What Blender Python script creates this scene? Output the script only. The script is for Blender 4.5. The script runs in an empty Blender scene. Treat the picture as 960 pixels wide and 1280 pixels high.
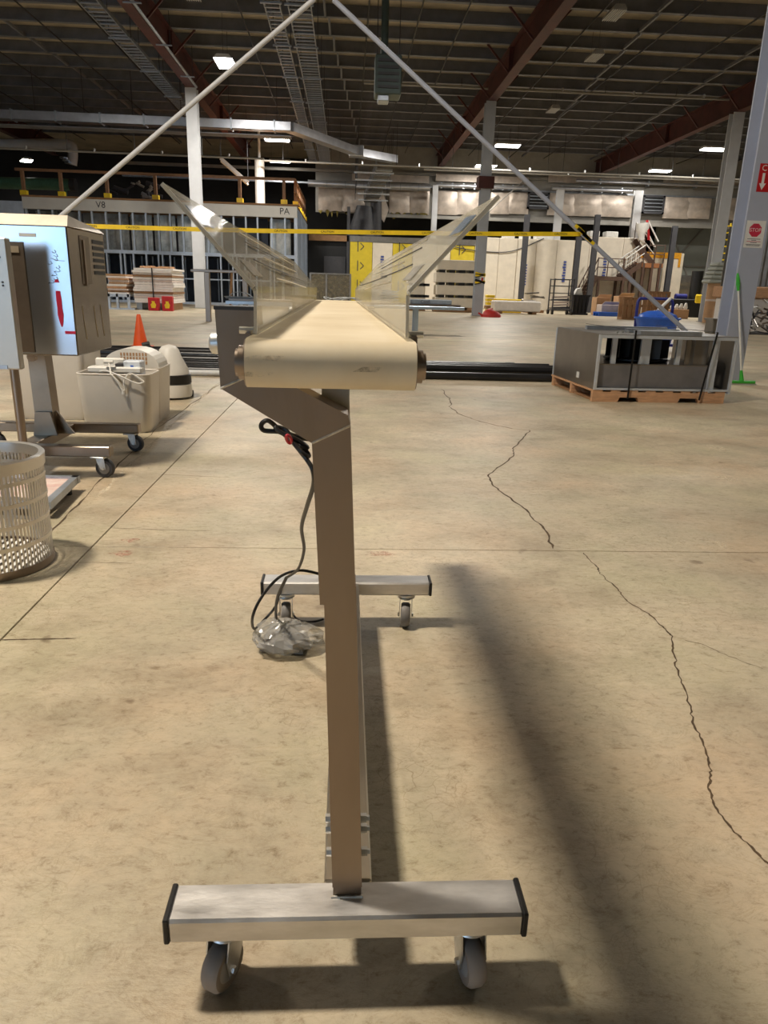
import bpy, math, random
from mathutils import Vector, Matrix, Euler
random.seed(7)
S = bpy.context.scene
COL = S.collection
# ------------------------------------------------------------------ camera
F, CXP, CYP, CAMH = 900.0, 480.0, 640.0, 1.0
PITCH, ROLL, YAW = math.radians(17.2), math.radians(1.7), math.radians(3.4)
_fwd = Vector((math.sin(YAW)*math.cos(PITCH), math.cos(YAW)*math.cos(PITCH), -math.sin(PITCH)))
_r0 = Vector((math.cos(YAW), -math.sin(YAW), 0.0)); _u0 = _r0.cross(_fwd)
_right = _r0*math.cos(ROLL) + _u0*math.sin(ROLL); _up = _u0*math.cos(ROLL) - _r0*math.sin(ROLL)
_C = Vector((0, 0, CAMH))
cam = bpy.data.objects.new('camera', bpy.data.cameras.new('camera')); COL.objects.link(cam)
M3 = Matrix((_right, _up, -_fwd)).transposed()
cam.matrix_world = Matrix.Translation(_C) @ M3.to_4x4()
cam.data.sensor_fit = 'VERTICAL'; cam.data.sensor_height = 36.0
cam.data.lens = F/1280.0*36.0; cam.data.clip_start = 0.02; cam.data.clip_end = 300
S.camera = cam
def ray(x, y): return _fwd*F + _right*(x-CXP) - _up*(y-CYP)
def at(x, y, Y):                      # point at distance Y down the hall
    r = ray(x, y); return _C + r*(Y/r.y)
def G(x, y, z=0.0):                   # point on a level plane (floor by default)
    r = ray(x, y); return _C + r*((z-CAMH)/r.z)
# ------------------------------------------------------------------ world, exposure
w = bpy.data.worlds.new('daylight'); S.world = w; w.use_nodes = True
bg = w.node_tree.nodes['Background']; bg.inputs[0].default_value = (0.45, 0.70, 1.0, 1); bg.inputs[1].default_value = 4.0
S.view_settings.view_transform = 'Standard'; S.view_settings.look = 'None'
S.view_settings.exposure = -0.1; S.view_settings.gamma = 1.0; S.view_settings.use_curve_mapping = False
cy = S.cycles
cy.use_denoising = True; cy.max_bounces = 7; cy.diffuse_bounces = 4; cy.glossy_bounces = 4
cy.transparent_max_bounces = 12; cy.caustics_reflective = False; cy.caustics_refractive = False
cy.sample_clamp_indirect = 6.0
# ------------------------------------------------------------------ materials
def lin(c):
    return tuple(((v/255)/12.92 if v/255 <= 0.04045 else ((v/255+0.055)/1.055)**2.4) for v in c)
MATS = {}
def mat(name, col, rough=0.55, metal=0.0, var=0.12, scale=6.0, bump=0.0, bscale=40.0, stretch=(1, 1, 1), spec=0.5, tint=None, rvar=0.0):
    if name in MATS: return MATS[name]
    m = bpy.data.materials.new(name); m.use_nodes = True; MATS[name] = m
    nt = m.node_tree; N = nt.nodes; L = nt.links; b = N['Principled BSDF']
    c = lin(col)
    b.inputs['Roughness'].default_value = rough; b.inputs['Metallic'].default_value = metal
    b.inputs['Specular IOR Level'].default_value = spec
    tc = N.new('ShaderNodeTexCoord'); mp = N.new('ShaderNodeMapping'); mp.inputs['Scale'].default_value = stretch
    L.new(tc.outputs['Object'], mp.inputs['Vector'])
    nz = N.new('ShaderNodeTexNoise'); nz.inputs['Scale'].default_value = scale; nz.inputs['Detail'].default_value = 6; nz.inputs['Roughness'].default_value = 0.62
    L.new(mp.outputs[0], nz.inputs['Vector'])
    rp = N.new('ShaderNodeValToRGB'); rp.color_ramp.elements[0].position = 0.3; rp.color_ramp.elements[1].position = 0.72
    t = lin(tint) if tint else tuple(v*(1-2*var) for v in c)
    hi = tuple(min(1, v*(1+var)) for v in c)
    rp.color_ramp.elements[0].color = (*t, 1); rp.color_ramp.elements[1].color = (*hi, 1)
    L.new(nz.outputs['Fac'], rp.inputs[0]); L.new(rp.outputs[0], b.inputs['Base Color'])
    if rvar:
        mr = N.new('ShaderNodeMapRange'); mr.inputs['To Min'].default_value = rough-rvar; mr.inputs['To Max'].default_value = rough+rvar
        L.new(nz.outputs['Fac'], mr.inputs['Value']); L.new(mr.outputs[0], b.inputs['Roughness'])
    if bump:
        n2 = N.new('ShaderNodeTexNoise'); n2.inputs['Scale'].default_value = bscale; n2.inputs['Detail'].default_value = 4
        L.new(mp.outputs[0], n2.inputs['Vector'])
        bp = N.new('ShaderNodeBump'); bp.inputs['Strength'].default_value = bump; bp.inputs['Distance'].default_value = 0.02
        L.new(n2.outputs['Fac'], bp.inputs['Height']); L.new(bp.outputs[0], b.inputs['Normal'])
    return m
def emit(name, col, strength):
    m = bpy.data.materials.new(name); m.use_nodes = True; MATS[name] = m
    b = m.node_tree.nodes['Principled BSDF']; b.inputs['Base Color'].default_value = (*col, 1)
    b.inputs['Emission Color'].default_value = (*col, 1); b.inputs['Emission Strength'].default_value = strength
    return m
def clear(name, col, opac, gloss, rough=0.08, bump=0.0, bscale=25.0, stretch=(1, 1, 1), gfac=1.0):
    m = bpy.data.materials.new(name); m.use_nodes = True; MATS[name] = m
    nt = m.node_tree; N = nt.nodes; L = nt.links
    out = N['Material Output']; N.remove(N['Principled BSDF'])
    tr = N.new('ShaderNodeBsdfTransparent'); tr.inputs[0].default_value = (0.93, 0.93, 0.9, 1)
    df = N.new('ShaderNodeBsdfDiffuse'); df.inputs[0].default_value = (*lin(col), 1)
    gl = N.new('ShaderNodeBsdfGlossy'); gl.inputs['Roughness'].default_value = rough
    m1 = N.new('ShaderNodeMixShader'); m2 = N.new('ShaderNodeMixShader')
    tc = N.new('ShaderNodeTexCoord'); mp = N.new('ShaderNodeMapping'); mp.inputs['Scale'].default_value = stretch
    nz = N.new('ShaderNodeTexNoise'); nz.inputs['Scale'].default_value = 7; nz.inputs['Detail'].default_value = 5
    L.new(tc.outputs['Object'], mp.inputs[0]); L.new(mp.outputs[0], nz.inputs['Vector'])
    mr = N.new('ShaderNodeMapRange'); mr.inputs['From Min'].default_value = 0.3; mr.inputs['From Max'].default_value = 0.7
    mr.inputs['To Min'].default_value = opac*0.5; mr.inputs['To Max'].default_value = opac*1.5
    L.new(nz.outputs['Fac'], mr.inputs[0]); L.new(mr.outputs[0], m1.inputs[0])
    L.new(tr.outputs[0], m1.inputs[1]); L.new(df.outputs[0], m1.inputs[2])
    fr = N.new('ShaderNodeLayerWeight'); fr.inputs[0].default_value = gloss
    fm = N.new('ShaderNodeMath'); fm.operation = 'MULTIPLY'; fm.inputs[1].default_value = gfac; L.new(fr.outputs['Fresnel'], fm.inputs[0]); L.new(fm.outputs[0], m2.inputs[0]); L.new(m1.outputs[0], m2.inputs[1]); L.new(gl.outputs[0], m2.inputs[2])
    if bump:
        n2 = N.new('ShaderNodeTexNoise'); n2.inputs['Scale'].default_value = bscale
        L.new(mp.outputs[0], n2.inputs['Vector'])
        bp = N.new('ShaderNodeBump'); bp.inputs['Strength'].default_value = bump; bp.inputs['Distance'].default_value = 0.02
        L.new(n2.outputs['Fac'], bp.inputs['Height']); L.new(bp.outputs[0], gl.inputs['Normal']); L.new(bp.outputs[0], fr.inputs['Normal'])
    L.new(m2.outputs[0], out.inputs[0])
    return m
def floor_material():
    m = bpy.data.materials.new('concrete'); m.use_nodes = True; nt = m.node_tree; N = nt.nodes; L = nt.links; b = N['Principled BSDF']
    geo = N.new('ShaderNodeNewGeometry')
    def noise(sc, det=8, rg=0.65, st=(1, 1, 1), dist=0.0):
        mp = N.new('ShaderNodeMapping'); mp.inputs['Scale'].default_value = st; L.new(geo.outputs['Position'], mp.inputs[0])
        n = N.new('ShaderNodeTexNoise'); n.inputs['Scale'].default_value = sc; n.inputs['Detail'].default_value = det
        n.inputs['Roughness'].default_value = rg; n.inputs['Distortion'].default_value = dist; L.new(mp.outputs[0], n.inputs['Vector']); return n.outputs['Fac']
    def ramp(fac, stops):
        r = N.new('ShaderNodeValToRGB'); e = r.color_ramp.elements
        while len(e) < len(stops): e.new(0.5)
        for i, (p, c) in enumerate(stops): e[i].position = p; e[i].color = (*c, 1)
        L.new(fac, r.inputs[0]); return r.outputs[0]
    def mul(a, bb, f=1.0):
        x = N.new('ShaderNodeMix'); x.data_type = 'RGBA'; x.blend_type = 'MULTIPLY'; x.inputs[0].default_value = f
        L.new(a, x.inputs[6]); L.new(bb, x.inputs[7]); return x.outputs[2]
    base = ramp(noise(0.55, 6), [(0.3, lin((158, 148, 126))), (0.5, lin((184, 171, 147))), (0.7, lin((207, 194, 170)))])
    mid = ramp(noise(2.3, 10, 0.72, (0.85, 1.15, 1), 0.3), [(0.32, (0.70, 0.68, 0.64)), (0.5, (0.97, 0.97, 0.97)), (0.7, (1.14, 1.13, 1.11))])
    c = mul(base, mid)
    fine = ramp(noise(34, 12, 0.8, (0.8, 1.2, 1), 0.4), [(0.34, (0.60, 0.54, 0.46)), (0.46, (0.98, 0.98, 0.98)), (0.7, (1.14, 1.14, 1.14))])
    c = mul(c, fine)
    vein = ramp(noise(7.0, 12, 0.8, (0.8, 1.3, 1), 0.9), [(0.485, (1, 1, 1)), (0.5, (0.72, 0.67, 0.58)), (0.515, (1, 1, 1))])
    c = mul(c, vein, 0.7)
    hue = ramp(noise(1.3, 5, 0.6), [(0.35, (1.05, 0.97, 0.93)), (0.5, (1, 1, 1)), (0.65, (0.95, 1.0, 0.95))])
    c = mul(c, hue)
    spot = ramp(noise(9, 3, 0.4), [(0.22, (0.42, 0.36, 0.3)), (0.28, (1, 1, 1))])
    c = mul(c, spot, 0.8)
    # hair-fine map cracking
    mp = N.new('ShaderNodeMapping'); mp.inputs['Scale'].default_value = (1, 1, 1); L.new(geo.outputs['Position'], mp.inputs[0])
    dn = N.new('ShaderNodeTexNoise'); dn.inputs['Scale'].default_value = 9; L.new(mp.outputs[0], dn.inputs['Vector'])
    va = N.new('ShaderNodeVectorMath'); va.operation = 'MULTIPLY_ADD'; va.inputs[1].default_value = (0.12, 0.12, 0.12)
    L.new(dn.outputs['Color'], va.inputs[0]); L.new(mp.outputs[0], va.inputs[2])
    vo = N.new('ShaderNodeTexVoronoi'); vo.feature = 'DISTANCE_TO_EDGE'; vo.inputs['Scale'].default_value = 24; L.new(va.outputs[0], vo.inputs['Vector'])
    cr = ramp(vo.outputs['Distance'], [(0.0, (0.7, 0.65, 0.58)), (0.03, (1, 1, 1))])
    msk = ramp(noise(1.1, 4), [(0.5, (0, 0, 0)), (0.62, (1, 1, 1))])
    x = N.new('ShaderNodeMix'); x.data_type = 'RGBA'; x.blend_type = 'MULTIPLY'; L.new(msk, x.inputs[0]); L.new(c, x.inputs[6]); L.new(cr, x.inputs[7])
    L.new(x.outputs[2], b.inputs['Base Color'])
    rr = N.new('ShaderNodeMapRange'); rr.inputs['To Min'].default_value = 0.30; rr.inputs['To Max'].default_value = 0.56
    L.new(noise(3, 6), rr.inputs[0]); L.new(rr.outputs[0], b.inputs['Roughness'])
    b.inputs['Specular IOR Level'].default_value = 0.45
    bp = N.new('ShaderNodeBump'); bp.inputs['Strength'].default_value = 0.45; bp.inputs['Distance'].default_value = 0.004
    L.new(noise(60, 6, 0.7, (0.6, 1.5, 1)), bp.inputs['Height']); L.new(bp.outputs[0], b.inputs['Normal'])
    MATS['concrete'] = m; return m
CONC = floor_material()
STEEL = mat('stainless', (158, 144, 132), 0.36, 1.0, 0.08, 5, 0.03, 60, (1, 1, 0.3), rvar=0.06)  # darkened to brown: the mast's dark reflection is put into the colour
STEELX = mat('stainless_feet', (226, 224, 222), 0.44, 1.0, 0.13, 14, 0.03, 120, (0.5, 1.5, 1.5), rvar=0.16)
ZINC = mat('zinc', (222, 222, 220), 0.40, 1.0, 0.1, 20)
GALV = mat('galvanised', (176, 182, 190), 0.42, 0.75, 0.12, 8)
GALVB = mat('galvanised_sheet', (150, 146, 140), 0.33, 0.85, 0.12, 3)
BELT = mat('belt_cream', (228, 215, 188), 0.5, 0, 0.05, 7, 0, tint=(212, 194, 160))
PLASB = mat('black_plastic', (26, 25, 24), 0.45, 0, 0.1)
RUBG = mat('grey_rubber', (120, 116, 112), 0.6, 0, 0.08, 30)
DKGREY = mat('dark_grey', (62, 62, 66), 0.55, 0, 0.1)
BLACK = mat('black', (16, 16, 17), 0.5, 0, 0.1)
CORD = mat('cord_black', (20, 20, 20), 0.4, 0, 0.05)
RED = mat('red_paint', (188, 24, 30), 0.5, 0, 0.08)
YEL = mat('yellow_paint', (240, 205, 30), 0.5, 0, 0.08)
WHITE = mat('white_plastic', (222, 219, 212), 0.42, 0, 0.04)
WHITEP = mat('white_paint', (228, 227, 222), 0.5, 0, 0.06)
CREAMP = mat('cream_panel', (226, 216, 198), 0.6, 0, 0.06, 2)
COLP = mat('column_paint', (205, 206, 208), 0.45, 0, 0.05, 2)
COLG = mat('column_grey', (150, 146, 138), 0.5, 0, 0.08, 2)
RUST = mat('red_oxide', (84, 39, 32), 0.6, 0, 0.14, 2, tint=(58, 27, 23))
PURL = mat('purlin_grey', (116, 117, 122), 0.55, 0.2, 0.15, 1.5)
DECK = mat('deck_tan', (186, 174, 152), 0.7, 0, 0.16, 0.9)
WOOD = mat('pallet_wood', (205, 158, 118), 0.75, 0, 0.15, 6, 0.2, 50, (1, 6, 6))
WOODB = mat('brown_wood', (150, 112, 76), 0.75, 0, 0.15, 4, 0, 40, (1, 6, 6))
CARD = mat('cardboard', (178, 140, 104), 0.8, 0, 0.08, 4)
FOIL = mat('foil_insulation', (206, 192, 178), 0.45, 0.25, 0.14, 2.2, 0.5, 3.5)
ORANGE = mat('cone_orange', (240, 92, 30), 0.5, 0, 0.05)
GREEN = mat('handle_green', (60, 178, 56), 0.45, 0, 0.05)
BLUE = mat('cart_blue', (38, 92, 190), 0.35, 0, 0.1)
NAVY = mat('navy_tube', (34, 40, 120), 0.4, 0, 0.1)
DARKWALL = mat('dark_wall', (44, 44, 46), 0.8, 0, 0.2, 0.6)
GREYWALL = mat('grey_wall', (168, 172, 164), 0.6, 0, 0.06, 0.6)
BROWNRAIL = mat('brown_rail', (132, 96, 66), 0.6, 0, 0.12)
YPANEL = mat('yellow_panel', (214, 190, 44), 0.6, 0, 0.08, 2)
INK = mat('blue_ink', (60, 78, 150), 0.6, 0, 0.1)
STAIRM = mat('stair_brown', (84, 62, 50), 0.6, 0.1, 0.12)
STAIND = mat('dark_joint', (84, 66, 46), 0.85, 0, 0.3, 12)
CREAMBOX = mat('bin_white', (214, 207, 196), 0.4, 0, 0.04, 3)
LITON = emit('lamp_lit', (1.0, 0.98, 0.92), 26.0)
BAGM = clear('bag_plastic', (225, 222, 216), 0.30, 0.35, 0.16, 0.6, 14, gfac=0.55)
GUARD = clear('clear_guard', (222, 216, 200), 0.26, 0.35, 0.10, 0.10, 5, (1, 0.25, 1), gfac=0.32)
FILM = clear('blue_film', (170, 195, 225), 0.55, 0.3, 0.2)
SHEET = clear('poly_sheet', (150, 180, 220), 0.75, 0.25, 0.2, 0.5, 6)
# ------------------------------------------------------------------ mesh helpers
class MB:
    def __init__(s): s.v = []; s.f = []
    def add(s, vs, fs):
        o = len(s.v); s.v += [tuple(v) for v in vs]; s.f += [tuple(i+o for i in f) for f in fs]; return s
    def box(s, x0, x1, y0, y1, z0, z1):
        return s.add([(x, y, z) for z in (z0, z1) for y in (y0, y1) for x in (x0, x1)],
                     [(0, 2, 3, 1), (4, 5, 7, 6), (0, 1, 5, 4), (2, 6, 7, 3), (0, 4, 6, 2), (1, 3, 7, 5)])
    def cbox(s, x0, x1, y0, y1, z0, z1, c=0.004):      # box with chamfered edges
        xs = (x0, x0+c, x1-c, x1); ys = (y0, y0+c, y1-c, y1); zs = (z0, z0+c, z1-c, z1)
        vs = []; idx = {}
        for sx in (0, 1):
            for sy in (0, 1):
                for sz in (0, 1):
                    for ax in range(3):
                        p = [xs[1+sx], ys[1+sy], zs[1+sz]]
                        p[ax] = (xs, ys, zs)[ax][3 if (sx, sy, sz)[ax] else 0]
                        idx[(sx, sy, sz, ax)] = len(vs); vs.append(p)
        fs = []
        for ax in range(3):
            b, d = [(1, 2), (2, 0), (0, 1)][ax]
            for sgn in (0, 1):
                q = []
                for (p, r) in ((0, 0), (1, 0), (1, 1), (0, 1)):
                    k = [0, 0, 0]; k[ax] = sgn; k[b] = p; k[d] = r; q.append(idx[(*k, ax)])
                fs.append(tuple(q) if sgn else tuple(reversed(q)))
        for ax in range(3):           # edge chamfers along axis ax
            b, d = [(1, 2), (2, 0), (0, 1)][ax]
            for p in (0, 1):
                for r in (0, 1):
                    k0 = [0, 0, 0]; k0[b] = p; k0[d] = r; k1 = list(k0); k1[ax] = 1
                    fs.append((idx[(*k0, b)], idx[(*k1, b)], idx[(*k1, d)], idx[(*k0, d)]))
        for sx in (0, 1):
            for sy in (0, 1):
                for sz in (0, 1): fs.append(tuple(idx[(sx, sy, sz, a)] for a in range(3)))
        return s.add(vs, fs)
    def bar(s, p, q, wd, ht, up=(0, 0, 1)):            # rectangular bar from p to q
        p = Vector(p); q = Vector(q); d = (q-p).normalized(); u = Vector(up)
        if abs(d.dot(u)) > 0.99: u = Vector((0, 1, 0))
        a = d.cross(u).normalized(); b = a.cross(d).normalized()
        vs = [e + a*(i*wd/2) + b*(j*ht/2) for e in (p, q) for j in (-1, 1) for i in (-1, 1)]
        return s.add(vs, [(0, 2, 3, 1), (4, 5, 7, 6), (0, 1, 5, 4), (2, 6, 7, 3), (0, 4, 6, 2), (1, 3, 7, 5)])
    def tube(s, pts, r, n=8, caps=True):
        pts = [Vector(p) for p in pts]; k = len(pts); o = []
        prev = None
        for i, p in enumerate(pts):
            d = (pts[min(i+1, k-1)] - pts[max(i-1, 0)]).normalized()
            if prev is None:
                u = Vector((0, 0, 1)) if abs(d.z) < 0.9 else Vector((1, 0, 0)); a = d.cross(u).normalized()
            else: a = (prev - d*prev.dot(d)).normalized()
            prev = a; b = d.cross(a)
            rr = r[i] if isinstance(r, (list, tuple)) else r
            o += [p + (a*math.cos(t*2*math.pi/n) + b*math.sin(t*2*math.pi/n))*rr for t in range(n)]
        fs = [(i*n+t, i*n+(t+1) % n, (i+1)*n+(t+1) % n, (i+1)*n+t) for i in range(k-1) for t in range(n)]
        if caps: fs += [tuple(reversed(range(n))), tuple((k-1)*n+t for t in range(n))]
        return s.add(o, fs)
    def lathe(s, prof, n=24, c=(0, 0, 0)):             # prof [(r, z)]
        vs = [(c[0]+r*math.cos(2*math.pi*t/n), c[1]+r*math.sin(2*math.pi*t/n), c[2]+z) for r, z in prof for t in range(n)]
        fs = [(i*n+t, i*n+(t+1) % n, (i+1)*n+(t+1) % n, (i+1)*n+t) for i in range(len(prof)-1) for t in range(n)]
        return s.add(vs, fs)
    def prism(s, poly, axis, a0, a1):                  # polygon in the other two axes, extruded along axis
        n = len(poly)
        def mk(p, a): return {'x': (a, p[0], p[1]), 'y': (p[0], a, p[1]), 'z': (p[0], p[1], a)}[axis]
        vs = [mk(p, a) for a in (a0, a1) for p in poly]
        fs = [(i, (i+1) % n, n+(i+1) % n, n+i) for i in range(n)] + [tuple(reversed(range(n))), tuple(range(n, 2*n))]
        return s.add(vs, fs)
    def sheet(s, a, b, c, d, t):                       # quad a b c d with thickness t
        a, b, c, d = map(Vector, (a, b, c, d)); nrm = (b-a).cross(d-a).normalized()*t
        return s.add([a, b, c, d, a+nrm, b+nrm, c+nrm, d+nrm], [(3, 2, 1, 0), (4, 5, 6, 7), (0, 1, 5, 4), (1, 2, 6, 5), (2, 3, 7, 6), (3, 0, 4, 7)])
    def mesh(s, name, m=None, smooth=False):
        me = bpy.data.meshes.new(name); me.from_pydata(s.v, [], s.f)
        import bmesh as _b
        bm = _b.new(); bm.from_mesh(me); _b.ops.recalc_face_normals(bm, faces=bm.faces); bm.to_mesh(me); bm.free()
        if m: me.materials.append(m)
        if smooth:
            me.polygons.foreach_set('use_smooth', [True]*len(me.polygons))
            try: me.set_sharp_from_angle(angle=math.radians(40))
            except Exception: pass
        return me
def tagp(o, label=None, cat=None, group=None, kind=None):
    if label: o['label'] = label
    if cat: o['category'] = cat
    if group: o['group'] = group
    if kind: o['kind'] = kind
    return o
def thing(name, label, cat, loc=(0, 0, 0), rz=0.0, group=None, kind=None):
    o = bpy.data.objects.new(name, None); COL.objects.link(o); o.location = loc; o.rotation_euler = (0, 0, rz); o.empty_display_size = 0.1
    return tagp(o, label, cat, group, kind)
def part(name, mb, m, parent, world=False, smooth=False, label=None, loc=None, rot=None, kind=None):
    """mesh object under parent; world=True when the shape is given in hall coordinates"""
    me = mb if isinstance(mb, bpy.types.Mesh) else mb.mesh(name, m, smooth)
    o = bpy.data.objects.new(name, me); COL.objects.link(o)
    if parent is not None:
        o.parent = parent
        if world:
            off = Vector((0, 0, 0)); p = parent
            while p is not None: off += Vector(p.location); p = p.parent
            o.location = -off
    if loc is not None: o.location = loc
    if rot is not None: o.rotation_euler = rot
    if label: o['label'] = label
    if kind: o['kind'] = kind
    return o
def solo(name, mb, m, label, cat, group=None, smooth=False, kind=None, loc=None, rot=None):
    o = part(name, mb, m, None, smooth=smooth, loc=loc, rot=rot); return tagp(o, label, cat, group, kind)
def struct(name, mb, m, label=None):
    o = part(name, mb, m, None); return tagp(o, label, None, None, 'structure')
def copy_tree(o, parent=None):
    c = o.copy(); COL.objects.link(c); c.parent = parent
    for ch in list(o.children): copy_tree(ch, c)
    return c
TXT = {}
def text_mesh(s, size, m, ext=0.0):
    k = (s, size, m.name)
    if k in TXT: return TXT[k]
    cu = bpy.data.curves.new('lettering', 'FONT'); cu.body = s; cu.size = size; cu.align_x = 'CENTER'; cu.align_y = 'CENTER'; cu.extrude = ext; cu.resolution_u = 2
    ob = bpy.data.objects.new('lettering', cu); COL.objects.link(ob)
    me = bpy.data.meshes.new_from_object(ob.evaluated_get(bpy.context.evaluated_depsgraph_get()))
    bpy.data.objects.remove(ob); me.materials.clear(); me.materials.append(m); TXT[k] = me; return me
UPR = (math.pi/2, 0, 0)                                # text standing up, facing the camera side
# warm the text cache while the scene is still small
for a in (('STOP', 0.058, WHITEP), ('CAUTION', 0.034, BLACK), ('V8', 0.42, DKGREY), ('PA', 0.42, DKGREY), ('C', 0.09, WHITEP), ('Confi', 0.10, DKGREY)): text_mesh(*a)
# ================================================================== SETTING
X0, X1, YB, YF = -32.0, 34.0, -14.0, 56.0
JX, JY = -0.985, 2.72                                  # saw-cut joints
fl = struct('floor', MB().box(X0, X1, YB, YF, -0.30, -0.012), STAIND, 'tan stained concrete floor slab')
jg = 0.005
xs = [X0, JX-12.2, JX-6.1, JX, JX+6.1, JX+12.2, JX+18.3, X1]
ys = [YB, JY-9.0, JY, JY+9.2, JY+18.4, JY+30, YF]
for i in range(len(xs)-1):
    for j in range(len(ys)-1):
        part('slab', MB().cbox(xs[i]+jg/2, xs[i+1]-jg/2, ys[j]+jg/2, ys[j+1]-jg/2, -0.014, 0.0, 0.0015), CONC, fl)
# short extra saw cuts and the long wandering crack: thin dark mortar strips let into the slabs
def crack(pts, wmin, wmax, n_sub=7, jit=0.012):
    P = []
    for a, b in zip(pts[:-1], pts[1:]):
        a = Vector(a); b = Vector(b)
        for k in range(n_sub):
            t = k/n_sub; p = a.lerp(b, t); s_ = (b-a).length*jit
            P.append(p + Vector((random.uniform(-s_, s_), random.uniform(-s_, s_), 0)))
    P.append(Vector(pts[-1])); mb = MB(); vs = []; fs = []
    for i, p in enumerate(P):
        d = (P[min(i+1, len(P)-1)] - P[max(i-1, 0)]); d.z = 0; d.normalize(); nn = Vector((-d.y, d.x, 0))
        ww = random.uniform(wmin, wmax)*(0.4+0.0 if i in (0, len(P)-1) else 1)
        vs += [p+nn*ww+Vector((0, 0, 0.0006)), p-nn*ww+Vector((0, 0, 0.0006))]
        if i: fs.append((2*i-2, 2*i-1, 2*i+1, 2*i))
    return mb.add(vs, fs)
cp = [G(x, y) for x, y in [(552, 486), (563, 498), (562, 508), (575, 518), (600, 527), (640, 536), (662, 538), (655, 548), (641, 561), (643, 568), (625, 583), (611, 594), (615, 605), (629, 617), (655, 635), (668, 650), (682, 662), (691, 686)]]
part('crack', crack(cp, 0.0022, 0.006, 6, 0.03), STAIND, fl)
cp = [G(x, y) for x, y in [(728, 691), (745, 707), (750, 717), (772, 737), (785, 752), (810, 767), (830, 785), (839, 795), (842, 815), (848, 845), (862, 880), (868, 907), (882, 935), (888, 960), (886, 985), (894, 1010), (918, 1040), (942, 1062), (962, 1082)]]
part('crack', crack(cp, 0.0012, 0.0034, 8, 0.035), STAIND, fl)
cp = [G(x, y) for x, y in [(855, 800), (880, 806), (905, 818), (958, 838)]]
part('crack', crack(cp, 0.0005, 0.0012, 8, 0.04), STAIND, fl)
cp = [G(x, y) for x, y in [(660, 537), (720, 536), (800, 538)]]
part('crack', crack(cp, 0.0008, 0.0025, 8, 0.02), STAIND, fl)
for (a, b), wd in ((((0, 800), (95, 798)), 0.004), (((138, 660), (262, 664)), 0.0015), (((90, 703), (165, 704)), 0.0012), (((200, 593), (290, 597)), 0.002), (((440, 545), (456, 548)), 0.002)):
    part('crack', crack([G(*a), G((a[0]+b[0])/2, (a[1]+b[1])/2), G(*b)], wd*0.4, wd, 8, 0.01), STAIND, fl)
cp = [G(x, y) for x, y in [(40, 690), (120, 607), (200, 532), (275, 480)]]
part('crack', crack(cp, 0.001, 0.006, 14, 0.006), STAIND, fl)
def stain_mat(name, col, amount, sc):
    m = bpy.data.materials.new(name); m.use_nodes = True; MATS[name] = m; nt = m.node_tree; N = nt.nodes; L = nt.links
    b = N['Principled BSDF']; b.inputs['Base Color'].default_value = (*lin(col), 1); b.inputs['Roughness'].default_value = .7
    geo = N.new('ShaderNodeNewGeometry'); nz = N.new('ShaderNodeTexNoise'); nz.inputs['Scale'].default_value = sc; nz.inputs['Detail'].default_value = 8; nz.inputs['Roughness'].default_value = .75
    L.new(geo.outputs['Position'], nz.inputs['Vector']); mr = N.new('ShaderNodeMapRange'); mr.inputs['From Min'].default_value = .46; mr.inputs['From Max'].default_value = .58; mr.inputs['To Max'].default_value = amount
    L.new(nz.outputs['Fac'], mr.inputs[0]); L.new(mr.outputs[0], b.inputs['Alpha']); return m
CHIP = stain_mat('chipped_concrete', (222, 208, 182), .8, 30)
part('repair_strip', crack([G(120, 622), G(190, 555), G(235, 512), G(275, 478)], 0.004, 0.022, 9, 0.006), CHIP, fl, label='pale patched strip beside the long joint')
for (x, y, r) in ((908, 598, 0.05), (895, 560, 0.07), (757, 549, 0.03), (900, 680, 0.03)):
    g = G(x, y); n = 12
    part('chip', MB().add([(g.x+r*random.uniform(.6, 1.3)*math.cos(t*2*math.pi/n), g.y+1.6*r*random.uniform(.6, 1.3)*math.sin(t*2*math.pi/n), 0.0005) for t in range(n)], [tuple(range(n))]), CHIP, fl)
REDST = stain_mat('red_stain', (196, 112, 92), .45, 45)
for (x, y, r) in ((476, 693, 0.035), (165, 675, 0.03), (155, 692, 0.03)):
    g = G(x, y); n = 12
    part('paint_stain', MB().add([(g.x+2*r*random.uniform(.3, 1.2)*math.cos(t*2*math.pi/n), g.y+r*random.uniform(.3, 1.2)*math.sin(t*2*math.pi/n), 0.0005) for t in range(n)], [tuple(range(n))]), REDST, fl)
# ---- roof
ZP = 9.2
ce = struct('ceiling', MB().box(X0, X1, YB, YF, ZP+0.40, ZP+0.52), DECK, 'tan roof deck over dark steel purlins')
purl_me = MB().add([(x, y, z) for x in (X0, X1) for y, z in ((0.13, 0.40), (-0.03, 0.40), (-0.03, 0.03), (-0.16, 0.03), (-0.16, 0.0), (0.0, 0.0), (0.0, 0.37), (0.13, 0.37))],
                   [(i, (i+1) % 8, 8+(i+1) % 8, 8+i) for i in range(8)] + [tuple(reversed(range(8))), tuple(range(8, 16))]).mesh('purlin', PURL)
PY = [24.93+1.76*k for k in range(-22, 15)]
for y in PY:
    if YB < y < 49.5: part('purlin', purl_me, PURL, ce, loc=(0, y, ZP))
RX = (-18.0, -6.15, 5.75, 15.95, 27.5)
for x in RX:
    mb = MB().box(x-0.17, x+0.17, YB, 50, 8.3, 8.34).box(x-0.015, x+0.015, YB, 50, 8.34, ZP-0.04).box(x-0.17, x+0.17, YB, 50, ZP-0.04, ZP)
    part('rafter', mb, RUST, ce, label='red-brown steel roof beam')
st_me = MB().box(-0.16, 0.16, -0.006, 0.006, 8.34, ZP-0.04).mesh('stiffener', RUST)
fb = [MB().bar((s*0.12, 0, 8.36), (s*0.95, 0, ZP+0.02), 0.06, 0.06).mesh('flange_brace', RUST) for s in (-1, 1)]
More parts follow.
